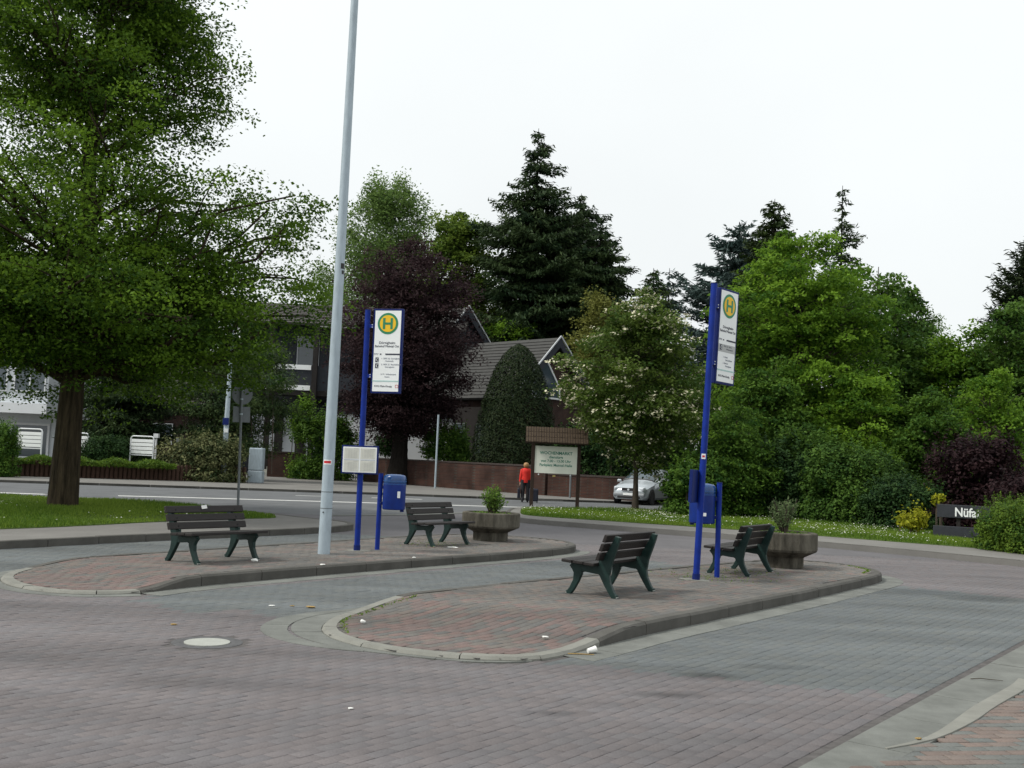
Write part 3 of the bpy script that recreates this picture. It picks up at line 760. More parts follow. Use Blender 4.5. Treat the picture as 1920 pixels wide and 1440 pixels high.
def conifer(name, label, base, prof, lmat, bark, trunk_r=.25, nw=26, per=7, twig=.42, seed=1, droop=.35, upt=.25, group=None, dens=1.0, hang=.7, gap=0.0, tw=.24):
    r = np.random.default_rng(seed)
    root = thing(name, label, 'tree', base, 0, group)
    hs = np.array([p[0] for p in prof], float); Rs = np.array([p[1] for p in prof], float); H = hs[-1]
    tb = MB(); tb.tube([(0, 0, 0), (0, 0, H * .5), (r.normal(0, .05), 0, H * .99)], [trunk_r, trunk_r * .6, .02], 8)
    C = []; AX = []; T = []
    zz = hs[0] + (H - hs[0]) * (np.arange(nw) / nw) ** .92
    for j, z in enumerate(zz):
        R0 = np.interp(z, hs, Rs)
        nbp = max(4, int(per * (.6 + .5 * R0 / Rs.max())))
        for b in range(nbp):
            a = j * 1.1 + b * 2 * math.pi / nbp + r.normal(0, .2)
            R = R0 * r.uniform(.62, 1.22)
            if r.random() < gap: R *= .5
            uq = upt * r.uniform(.3, 2.0)
            d = np.array([math.cos(a), math.sin(a), 0])
            st = np.array([0, 0, min(H * .98, max(hs[0] * .8, z + r.normal(0, .35) * min(1, R0)))])
            tip = st + d * R + np.array([0, 0, -droop * R * .8 + uq * R * .7])
            mid = st + d * R * .55 + np.array([0, 0, -droop * R * .75])
            n = max(3, int(R / .16)); B = bez(st, mid, tip, n + 1)
            tb.tube([B[0], B[n // 2], B[-1]], [.05 * (R / 3 + .3), .03, .01], 4, False)
            side = np.array([-d[1], d[0], 0])
            tn = np.clip(r.normal(.5, .25), 0, 1)
            for k in range(1, n + 1):
                t = k / n; wl = R * .30 * math.sin(math.pi * min(1, .25 + t * .72)) + .12
                m = max(2, int(wl / .14 * 2 * dens))
                u = r.uniform(-1, 1, m)
                P = B[k] + side[None] * (u * wl)[:, None] + d[None] * (np.abs(u) * -.0 + r.normal(0, .1, m) + np.abs(u) * wl * .45)[:, None]
                P[:, 2] += -np.abs(u) * wl * .35 * hang + r.normal(0, .06, m) - r.random(m) * .28 * hang
                C.append(P)
                AX.append(d[None] * .8 + side[None] * (np.sign(u) * .6)[:, None] + np.array([0, 0, -.55 * hang])[None])
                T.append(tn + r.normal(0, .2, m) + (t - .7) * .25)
    C = np.vstack(C); AX = np.vstack(AX); T = np.concatenate(T)
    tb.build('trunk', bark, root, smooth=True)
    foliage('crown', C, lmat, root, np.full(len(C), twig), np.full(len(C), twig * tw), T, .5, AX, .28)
    return root
def bush(name, label, base, blobs, n, leaf, lmat, seed=1, lw=.6, group=None, cat='shrub', shell=.45, up=.7, lump=.22, stems=4, clump=.25, flower=None, fine=2.4, spike=0.0, shoots=2.2):
    """blobs: (cx,cy,cz,rx,ry,rz) relative to the base"""
    r = np.random.default_rng(seed)
    root = thing(name, label, cat, base, 0, group)
    vol = np.array([b[3] * b[4] * b[5] for b in blobs]) ** .62; vol /= vol.sum()
    C = []; T = []; NN = []
    for b, v in zip(blobs, vol):
        k = int(n * v); d = unit(r.normal(0, 1, (k, 3)))
        nl = 26; ld = unit(r.normal(0, 1, (nl, 3))); la = r.uniform(-1, 1, nl); lt = r.normal(.5, clump, nl)
        near = np.argmax(d @ ld.T, 1)
        amp = lump * la[near] * np.clip((np.max(d @ ld.T, 1) - .7) / .3, 0, 1)
        rad = 1 - shell * r.random(k) ** 1.6 + amp + r.normal(0, .05, k) + spike * np.abs(r.normal(0, 1, k)) ** 2 * .12
        P = d * rad[:, None] * np.array(b[3:6]) + np.array(b[:3])
        ok = P[:, 2] > .0
        C.append(P[ok]); T.append((lt[near] + r.normal(0, .18, k))[ok]); NN.append(d[ok])
    # upright shoots breaking the outline
    for b, v in zip(blobs, vol):
        for q in range(int(shoots * v * n / 120)):
            d = unit(r.normal(0, 1, 3) + np.array([0, 0, .5])); p = np.array(b[:3]) + d * np.array(b[3:6]) * r.uniform(.85, 1.0)
            if p[2] < .1: continue
            dv = unit(d * .7 + np.array([0, 0, .7]) + r.normal(0, .3, 3)); L_ = leaf * r.uniform(2.0, 5.5); k = 12; t = r.random(k)
            C.append(p + dv[None] * (t * L_)[:, None] + r.normal(0, leaf * .38, (k, 3)) * (1.15 - t)[:, None]); tn = np.clip(r.normal(.6, clump), 0, 1)
            T.append(tn + r.normal(0, .15, k)); NN.append(np.tile(unit(d + np.array([0, 0, .6])), (k, 1)))
    C = np.vstack(C); T = np.concatenate(T); NN = np.vstack(NN)
    tb = MB()
    for i in range(stems):
        b = blobs[i % len(blobs)]; a = r.uniform(0, 6.28)
        tb.tube([(b[0] + .06 * math.cos(a), b[1] + .06 * math.sin(a), 0), (b[0] + .2 * b[3] * math.cos(a), b[1] + .2 * b[4] * math.sin(a), b[2] * .7), (b[0] + .55 * b[3] * math.cos(a), b[1] + .55 * b[4] * math.sin(a), b[2] + .4 * b[5])], [.035, .025, .01], 5, False)
    tb.build('stem', M_barkgr, root, smooth=True)
    foliage('leaves', C, lmat, root, np.full(len(C), leaf), np.full(len(C), leaf * lw), T, up, normals=NN * .7)
    if flower:
        fm, fn, fs = flower; i = r.choice(len(C), fn, replace=False); P = C[i] + NN[i] * .04
        foliage('blossom', P, fm, root, np.full(fn, fs), np.full(fn, fs * .8), r.random(fn), 1.)
    return root

LF = lambda n, a, b, t=.3: leaf_mat(n, a, b, t)
lm_lime = LF('lime_leaf', (.020, .052, .007), (.105, .190, .018), .38)
lm_maple = LF('maple_leaf', (.036, .094, .011), (.155, .275, .028), .4)
lm_mapledk = LF('darker_leaf', (.024, .064, .013), (.090, .168, .028))
lm_mid = LF('mid_green_leaf', (.025, .070, .013), (.104, .192, .028), .34)
lm_dark = LF('dark_evergreen_leaf', (.010, .032, .011), (.038, .078, .020), .2)
lm_beech = LF('copper_beech_leaf', (.014, .008, .010), (.056, .034, .036), .3)
lm_plum = LF('purple_shrub_leaf', (.012, .006, .008), (.036, .018, .020), .25)
lm_birch = LF('birch_leaf', (.062, .115, .030), (.145, .225, .062), .42)
lm_spruce = LF('spruce_needle', (.012, .028, .012), (.050, .078, .028), .12)
lm_spruce2 = LF('spruce_yellowish_needle', (.014, .028, .008), (.045, .068, .018), .1)
lm_cedar = LF('blue_cedar_needle', (.030, .055, .050), (.085, .120, .110), .1)
lm_yew = LF('yew_needle', (.007, .018, .007), (.026, .038, .012), .08)
lm_yellow = LF('yellow_leaf', (.16, .19, .012), (.34, .34, .025), .35)
lm_vari = LF('variegated_leaf', (.030, .050, .018), (.19, .20, .090), .2)
lm_haw = LF('blossom_tree_leaf', (.034, .070, .014), (.115, .170, .034), .34)
lm_flower = LF('cream_blossom', (.50, .48, .33), (.74, .71, .54), .15)
lm_hedge = LF('hedge_leaf', (.030, .075, .012), (.115, .185, .022), .3)
lm_juniper = LF('juniper_needle', (.020, .045, .020), (.075, .110, .035), .12)
lm_olive = LF('grey_green_leaf', (.048, .078, .032), (.125, .175, .075), .3)
lm_fresh = LF('fresh_leaf', (.055, .120, .020), (.16, .25, .050), .35)
lm_ltmaple = LF('light_maple_leaf', (.050, .095, .015), (.125, .185, .030), .36)
lm_golden = LF('golden_green_leaf', (.085, .100, .022), (.20, .21, .055), .3)

# ------------------------------------------------------------------ buildings
def window(root, parent_m, c, w_, h_, ax, nrm, fr=M_frame, mull=1, th=.07):
    """frame + pane; c centre, ax horizontal unit, nrm outward unit"""
    ax = Vector(ax); nr = Vector(nrm); c = Vector(c); up = Vector((0, 0, 1))
    f = MB()
    for s in (-1, 1):
        f.beam(c + ax * s * (w_ / 2 - th / 2) - up * h_ / 2, c + ax * s * (w_ / 2 - th / 2) + up * h_ / 2, th, .10, nr)
        f.beam(c - ax * (w_ / 2 - th) + up * s * (h_ / 2 - th / 2), c + ax * (w_ / 2 - th) + up * s * (h_ / 2 - th / 2), .10, th, up)
    for k in range(mull):
        q = -w_ / 2 + w_ * (k + 1) / (mull + 1)
        f.beam(c + ax * q - up * (h_ / 2 - th), c + ax * q + up * (h_ / 2 - th), th, .08, nr)
    fo = f.build('window', fr, root)
    MB().beam(c - ax * (w_ / 2 - .02) - nr * .015, c + ax * (w_ / 2 - .02) - nr * .015, .02, h_ - .04).build('pane', M_glass, fo)
    return fo

# white house at the far left
wh = thing('house', 'white rendered house with projecting bay of windows behind the big tree trunk', 'house', (-28.5, 60, 0))
MB().box((-.6, 5, 3.7), (9.0, 9.9, 7.4)).build('wall', M_wall, wh)
zb0, zb1 = 4.0, 6.9
bx = X(80, 58) + 28.5
MB().box((bx - 4.5, -1.0, 5.45), (9.0, 2.0, 3.6)).build('bay', M_wall, wh)
MB().box((bx - 4.55, -1.1, 3.45), (9.3, 2.4, .55)).build('bay_sill', M_frame, wh)
for i in range(4):
    window(wh, M_wall, (bx - 1.0 - i * 2.1, -2.04, 5.5), 1.75, 2.3, (1, 0, 0), (0, -1, 0), mull=1)
for i in range(3):
    window(wh, M_wall, (bx - 1.7 - i * 3.0, -.03, 1.7), 2.2, 2.0, (1, 0, 0), (0, -1, 0), mull=0, th=.12)
MB().box((-.6, 5, 7.65), (9.8, 11, .5)).build('roof', M_slate, wh)
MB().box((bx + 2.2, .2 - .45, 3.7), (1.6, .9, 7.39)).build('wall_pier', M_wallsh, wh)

# balcony house behind the copper beech
M_roof = mat('brown_roof_tile', (.060, .052, .048), .85, .2, 3, .4, 30, spec=.25, stretch=(1, 1, 1))
def roof_tiles(name, col):
    m = bpy.data.materials.new(name); m.use_nodes = True; nt = m.node_tree; p = nt.nodes['Principled BSDF']
    p.inputs['Roughness'].default_value = .85; p.inputs['Specular IOR Level'].default_value = .2
    tc = N(nt, 'ShaderNodeTexCoord'); n1 = N(nt, 'ShaderNodeTexNoise'); n1.inputs['Scale'].default_value = 2.5; n1.inputs['Detail'].default_value = 6
    nt.links.new(tc.outputs['Object'], n1.inputs['Vector'])
    mx = N(nt, 'ShaderNodeMixRGB'); mx.inputs[1].default_value = (*[c * .75 for c in col], 1); mx.inputs[2].default_value = (*[c * 1.3 for c in col], 1)
    nt.links.new(n1.outputs['Fac'], mx.inputs[0]); nt.links.new(mx.outputs[0], p.inputs['Base Color'])
    return m
M_tile = roof_tiles('roof_tile', (.062, .058, .055)); M_tile2 = roof_tiles('roof_tile_light', (.060, .060, .058))
def roof_plane(a, b, c, d, name, m, parent, courses=16, th=.12):
    """a,b ridge ends; c,d eave ends below b,a; built as overlapping courses of tiles"""
    a, b, c, d = map(Vector, (a, b, c, d)); mb = MB()
    nrm = (b - a).cross(d - a).normalized()
    if nrm.z < 0: nrm = -nrm
    for i in range(courses):
        t0, t1 = i / courses, (i + 1.06) / courses
        p = [a.lerp(d, t0), b.lerp(c, t0), b.lerp(c, t1), a.lerp(d, t1)]
        q = [p[0] + nrm * .01, p[1] + nrm * .01, p[2] + nrm * .055, p[3] + nrm * .055]
        lo = [x - nrm * th for x in p]
        mb.add(lo + q, [(0, 3, 2, 1), (4, 5, 6, 7), (0, 1, 5, 4), (1, 2, 6, 5), (2, 3, 7, 6), (3, 0, 4, 7)])
    return mb.build(name, m, parent)

bh = thing('house', 'balcony house with dark timber posts and brown tiled roof behind the copper beech', 'house', (0, 0, 0))
Yf = 76.0
xl, xr = X(430, Yf), X(850, Yf)
ze = Z(608, 600, Yf - 1); zr = Z(572, 600, Yf + 6)
MB().box(((xl + xr) / 2, Yf + 4.5, 2.6), (xr - xl, 8.0, 5.2)).build('wall', M_slate, bh)
MB().box((X(525, Yf), Yf + .46, 2.2), (4.6, .1, 4.2)).build('white_wall_panel', M_wall, bh)
MB().box(((xl + xr) / 2, Yf + 4.8, (5.2 + ze + .6) / 2), (xr - xl, 8.0, ze + .6 - 5.2)).build('upper_wall', M_slate, bh)
roof_plane((xl - .5, Yf + 6, zr), (xr + .5, Yf + 6, zr), (xr + .5, Yf - 1.2, ze), (xl - .5, Yf - 1.2, ze), 'roof', M_tile, bh, 12)
# pale slatted soffit panel
sa = MB()
for i in range(9):
    xx = X(582 + i * 8, Yf - 1.5); sa.beam((xx, Yf - 1.6, ze - .25), (xx + .45, Yf - .1, ze + .05), .18, .05)
sa.build('awning_slats', mat('pale_awning', (.34, .36, .32), .8, .1, 4), bh)
zb = Z(728, 560, Yf - 1); zbt = Z(690, 560, Yf - 1)
bx0, bx1 = X(470, Yf - 1.4), X(690, Yf - 1.4)
MB().box(((bx0 + bx1) / 2, Yf - .6, zb - .35), (bx1 - bx0, 2.3, .35)).build('balcony_floor', M_timber, bh)
MB().box(((bx0 + X(574, Yf - 1.6)) / 2, Yf - 1.78, zb), (X(574, Yf - 1.6) - bx0, .06, .34)).build('balcony_board', M_white, bh)
MB().box(((bx0 + X(574, Yf - 1.6)) / 2, Yf - 1.78, zbt), (X(574, Yf - 1.6) - bx0, .06, .34)).build('balcony_board', M_white, bh)
MB().box(((bx0 + bx1) / 2, Yf - 1.72, (zb + zbt) / 2), (bx1 - bx0, .05, zbt - zb + .3)).build('balcony_panel', M_slate, bh)
for px in (498, 582, 690):
    xx = X(px, Yf - 1.6); MB().box((xx, Yf - 1.9, ze / 2), (.34, .34, ze - .1)).build('post', M_timber, bh)
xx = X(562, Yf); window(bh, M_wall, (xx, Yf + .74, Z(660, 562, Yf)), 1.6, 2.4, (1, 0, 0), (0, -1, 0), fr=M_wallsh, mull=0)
for px in (515, 555):
    MB().box((X(px, Yf - .5), Yf + .2, 2.2), (.55, .3, 4.4)).build('door_post', M_timber, bh)
for k in range(5):
    MB().box((X(525, Yf - 2), Yf - 1.2 - k * .32, 1.05 - k * .2 - .1), (2.6, .40, .2)).build('step', mat('pale_stone_step', (.40, .40, .36), .9, .1, 4), bh)
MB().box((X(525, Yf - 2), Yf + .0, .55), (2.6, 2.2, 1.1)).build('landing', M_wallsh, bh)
lowwall = mat('garden_wall_render', (.66, .68, .70), .9, .06, 1.2, spec=.2)

# brick house with two gables
M_brickh = brick_mat('house_brick', (.055, .026, .019), (.038, .020, .017), (.050, .044, .040))
gh = thing('house', 'dark brick house with steep tiled gable roofs edged in pale trim', 'house', (0, 0, 0))
def gable_block(A, e, wv, half, length, ez, root, wall_m, pre=''):
    """A apex of the near gable (Vector), e direction away along the ridge, wv horizontal across towards the front"""
    B = A + e * length
    dz = A.z - ez
    fa, fb = A + wv * half, B + wv * half; ra, rb = A - wv * half, B - wv * half
    for q in (fa, fb, ra, rb): q.z = ez
    o = -e * .5                                            # overhang past the gable wall
    roof_plane(A + o, B, fb, fa + o, 'roof', M_tile2, root, 18)
    roof_plane(A + o, B, rb, ra + o, 'roof', M_tile2, root, 18)
    h = half - .45; zc = ez + .35
    # walls: a pentagon extruded along the ridge
    k = dz / half
    base = []
    for P0 in (A, B):
        f = P0 + wv * h; r_ = P0 - wv * h
        base += [(f.x, f.y, 0), (f.x, f.y, A.z - k * h - .14), (P0.x, P0.y, A.z - .16), (r_.x, r_.y, A.z - k * h - .14), (r_.x, r_.y, 0)]
    f = [(0, 1, 2, 3, 4), (9, 8, 7, 6, 5)] + [(i, i + 5, (i + 1) % 5 + 5, (i + 1) % 5) for i in range(5)]
    MB().add(base, f).build('wall', wall_m, root)
    # slate fascia boards with pale edge along the rakes
    for s in (1, -1):
        p0 = A + o - e * .06; p1 = A + wv * half * s + o - e * .06; p1.z = ez - .1
        dn = Vector((0, 0, -.42))
        mb = MB(); q = [p0 + Vector((0, 0, .0)), p1, p1 + dn * 1.3, p0 + dn * 1.5]; q2 = [v + e * .1 for v in q]
        mb.add(q + q2, [(0, 1, 2, 3), (7, 6, 5, 4), (0, 4, 5, 1), (1, 5, 6, 2), (2, 6, 7, 3), (3, 7, 4, 0)]).build('fascia_board', M_slate, root)
        MB().beam(p0 + Vector((0, 0, .10)) - e * .03, p1 + Vector((0, 0, .10)) - e * .03, .08, .08).build('rake_trim', M_wallsh, root)
    return B
e = Vector((-.70, .714, 0)); wv = Vector((-.714, -.70, 0))
A1 = Vector(D(1040, 634, 70))
gable_block(A1, e, wv, 4.3, 9.5, 5.7, gh, M_brickh)
A2 = Vector(D(870, 577, 78))
gable_block(A2, e, wv, 5.6, 10, A2.z - 6.0, gh, M_slate)
# gable window with pale frame, a triangle-headed glazing
gw = A1 - e * .05; pts = [(2.0, -4.0), (2.0, -2.7), (.75, -1.55), (-.6, -3.3), (-.6, -4.0)]
P3 = [gw - wv * (-a) + Vector((0, 0, b)) - e * .02 for a, b in pts]
fr = MB()
for i in range(5): fr.beam(P3[i], P3[(i + 1) % 5], .11, .11)
fo = fr.build('window', M_frame, gh)
me = MB().add([p - e * .01 for p in P3], [(0, 1, 2, 3, 4)]).build('pane', M_glass, fo)
# ground floor front: flat dark panel painting a recessed veranda's shade, windows, grey downpipe
fc = A1 + wv * 3.87
q0 = fc + wv * .06 + e * .6; q1 = fc + wv * .06 + e * 9.2; q0.z = q1.z = 2.6
MB().beam(q0, q1, .10, 5.1).build('veranda_shade_panel', M_timber, gh)
for k, t in enumerate((2.2, 4.6, 7.0)):
    c = fc + e * t; c.z = 3.0
    window(gh, M_brickh, c + wv * .14, 1.3, 2.2, e, wv, fr=M_grey, mull=0)
MB().tube([fc + wv * .15 + e * 5.8 + Vector((0, 0, -A1.z + .1)), fc + wv * .15 + e * 5.8 + Vector((0, 0, -A1.z + 5.2))], .07, 8).build('downpipe', M_galv, gh)

nh = thing('house', 'dim brown-roofed house hidden behind the dark conifer and the layered pine', 'house', (X(300, 76), 76, 0))
MB().box((0, 4, 2.6), (10.5, 8, 5.2)).build('wall', M_brickh, nh)
roof_plane((-5.8, 4, 8.6), (5.8, 4, 8.6), (5.8, -.8, 4.7), (-5.8, -.8, 4.7), 'roof', M_tile, nh, 10)
for k in range(3): window(nh, M_brickh, (-3.2 + 3.2 * k, -.03, 2.6), 1.5, 1.5, (1, 0, 0), (0, -1, 0), mull=1)

# white garden building wall seen under the beech
gw_ = thing('garden_building', 'low white rendered garden wall seen under the copper beech branches', 'wall', (X(730, 71), 71, 0))
MB().box((0, 0, 2.2), (8.2, .3, 4.4)).build('wall', lowwall, gw_)
MB().box((0, 0, 4.46), (8.4, .5, .12)).build('coping', M_slate, gw_)

# ------------------------------------------------------------------ boundary walls, gate, posts
M_brickw = brick_mat('wall_brick', (.068, .031, .022), (.046, .023, .019), (.052, .043, .037), mort=.010)
def brick_wall(name, label, pts, h0, group=None, cap=True, hs=None):
    root = thing(name, label, 'wall', (pts[0][0], pts[0][1], .08), 0, group)
    for i in range(len(pts) - 1):
        a = Vector((pts[i][0] - pts[0][0], pts[i][1] - pts[0][1], 0)); b = Vector((pts[i + 1][0] - pts[0][0], pts[i + 1][1] - pts[0][1], 0))
        h = hs[i] if hs else h0
        MB().beam(a + Vector((0, 0, h / 2)), b + Vector((0, 0, h / 2)), .30, h).build('wall_section', M_brickw, root)
        d = (b - a); L = d.length; d.normalize(); n = max(1, int(L / .5))
        me = None; ang = math.atan2(d.y, d.x)
        for k in range(n):
            p = a + d * (L * (k + .5) / n); p.z = h + .045
            if me is None: me = MB().box((0, 0, 0), (L / n - .012, .36, .09)).build('coping_stone', mat('dark_coping', (.045, .034, .03), .9, .3, 5, .3), link=False)
            ob = bpy.data.objects.new('coping_stone', me); COL.objects.link(ob); ob.parent = root; ob.location = p; ob.rotation_euler = (0, 0, ang)
    return root
brick_wall('brick_wall', 'long dark red brick garden wall running behind the woman in red', [(-8.9, 67.0), (-4, 61.2), (-.6, 57.4), (2.0, 54.3)], 1.42)
brick_wall('brick_wall', 'lower stretch of brick wall behind the market notice board and silver car', [(2.1, 54.2), (6.2, 51.6), (12, 53), (20, 57)], 1.05)
brick_wall('brick_wall', 'short brick wall between the pale concrete pillar and black gate', [(X(499, 68), 68.5), (X(561, 68), 68.5)], 1.55)
gt = thing('iron_gate', 'black iron bar gate between the two brick walls', 'gate', (X(566, 69), 69, .08))
gl_ = X(690, 68) - X(566, 69)
for k in range(int(gl_ / .13)):
    MB().box((.1 + k * .13, 0, .75), (.025, .025, 1.5)).build('bar', M_black, gt)
for z in (.15, 1.35): MB().box((gl_ / 2, .03, z), (gl_, .03, .05)).build('rail', M_black, gt)
for xx in (.0, gl_): MB().box((xx, 0, .9), (.4 if xx == 0 else .12, .3, 1.75)).build('gate_post', M_timber, gt)
cp = thing('concrete_pillar', 'pale concrete pillar at the end of the wooden palisade edging', 'pillar', (X(481, 54.3), 54.3, .08))
MB().box((0, 0, .30), (.74, .6, .6)).build('base', M_galv, cp, bevel=.03)
MB().box((0, 0, 1.19), (.70, .56, 1.14)).build('shaft', M_galv, cp, bevel=.05)
# palisade planter edge
pl = thing('palisade_edging', 'row of upright brown wooden palisades holding the garden bed', 'edging', (0, 0, .0))
A = np.array(G(-60, 896)); B = np.array((X(463, 53.6), 53.6))
A = np.array((-26.5, 46.5)); n = int(np.linalg.norm(B - A) / .2); ang = math.atan2(*(B - A)[::-1])
me = MB().lathe([(.094, 0), (.094, .77), (.07, .80)], n=8).build('palisade', M_pal, link=False)
for k in range(n):
    p = A + (B - A) * (k + .5) / n
    ob = bpy.data.objects.new('palisade', me); COL.objects.link(ob); ob.parent = pl; ob.location = (p[0], p[1], .05 + random.uniform(-.03, .03)); ob.rotation_euler = (0, 0, random.uniform(0, 6))
dirp = (B - A) / np.linalg.norm(B - A); nrp = np.array((-dirp[1], dirp[0]))
block('garden_bed', [tuple(A + nrp * .1), tuple(B + nrp * .1), tuple(B + nrp * 7), tuple(A + nrp * 9)], 0, .72, M_soil)

# ------------------------------------------------------------------ benches
def make_bench():
    root = thing('bench', 'x', 'bench', (0, 0, 0), 0, 'park benches on the traffic islands')
    # local: x = front(-) to back(+), y along the bench
    fm = MB()
    fm.ribbon([(-.285, .012), (-.255, .02), (-.225, .07), (-.180, .18), (-.16, .28), (-.175, .36), (-.235, .405)], [.06, .062, .060, .066, .095, .12, .08], .055)
    fm.ribbon([(-.245, .388), (-.1, .355), (.03, .345), (.12, .355)], [.06, .085, .10, .13], .052)
    fm.ribbon([(.285, .012), (.255, .02), (.225, .07), (.175, .18), (.145, .28), (.135, .37), (.155, .45), (.19, .53), (.22, .61), (.25, .70), (.280, .80)], [.06, .062, .062, .075, .105, .145, .125, .10, .085, .07, .055], .058)
    fm.ribbon([(.0, .37), (.05, .395), (.080, .425), (.092, .46), (.085, .49)], [.04, .04, .04, .04, .03], .04)
    fm.ribbon([(-.185, .27), (-.13, .325), (-.05, .340)], [.06, .07, .04], .035)
    fm.ribbon([(.155, .25), (.10, .32), (.02, .340)], [.06, .08, .04], .035)
    me = None
    for s in (-1, 1):
        fo = fm.build('side_frame', M_iron, root, bevel=.007); fo.location = (0, s * .53, 0)
        wf = MB()
        wf.ribbon([(-.292, .010), (-.262, .026), (-.238, .07)], [.012, .014, .01], .054); wf.ribbon([(.292, .010), (.262, .026), (.238, .07)], [.012, .014, .01], .054)
        wo = wf.build('worn_foot', M_ironworn, root); wo.location = (0, s * .53, 0)
    for i, xx in enumerate((-.235, -.105, .02)):
        b = MB().box((0, 0, 0), (.118, 1.38, .042)).build('seat_slat', M_slat, root, bevel=.008)
        b.location = (xx, 0, .447 - i * .010 - (.0 if i else .003)); b.rotation_euler = (0, math.radians(4), 0)
    for i, (xx, zz) in enumerate(((.152, .535), (.186, .655), (.222, .775))):
        b = MB().box((0, 0, 0), (.040, 1.38, .105)).build('back_slat', M_slat, root, bevel=.008)
        b.location = (xx - .028, 0, zz); b.rotation_euler = (0, math.radians(16), 0)
    for s in (-1, 1):
        bl = MB()
        for xx, zz in ((.125, .535), (.159, .655), (.195, .775)): bl.tube([(xx - .028, s * .53, zz), (xx - .014, s * .53, zz)], .012, 8)
        bl.build('bolt', M_black, root)
    return root
b0 = make_bench()
def zi(x, y): 
    return float(z_isl2(x, y)) if inside(np.array([x]), np.array([y]), isl2)[0] else float(z_isl1(x, y))
benches = [  # centre, heading of the local x axis (back side)
    ((-4.13, 15.28), math.pi - .60, 'dark slatted bench nearest the left, white paper on its backrest'),
    ((-1.25, 19.86), math.pi - .58, 'dark slatted bench beside the weathered planter on the far island'),
    ((1.36, 13.56), -.56, 'dark slatted bench seen from behind, alone on the near island'),
    ((3.72, 16.95), -.56, 'dark slatted bench seen from behind, next to the planter and blue posts')]
for i, (c, a, lab) in enumerate(benches):
    b = b0 if i == 0 else copy_tree(b0)
    b.location = (c[0], c[1], zi(*c)); b.rotation_euler = (0, 0, a); b.scale = (1.2, 1.0, .92); b['label'] = lab

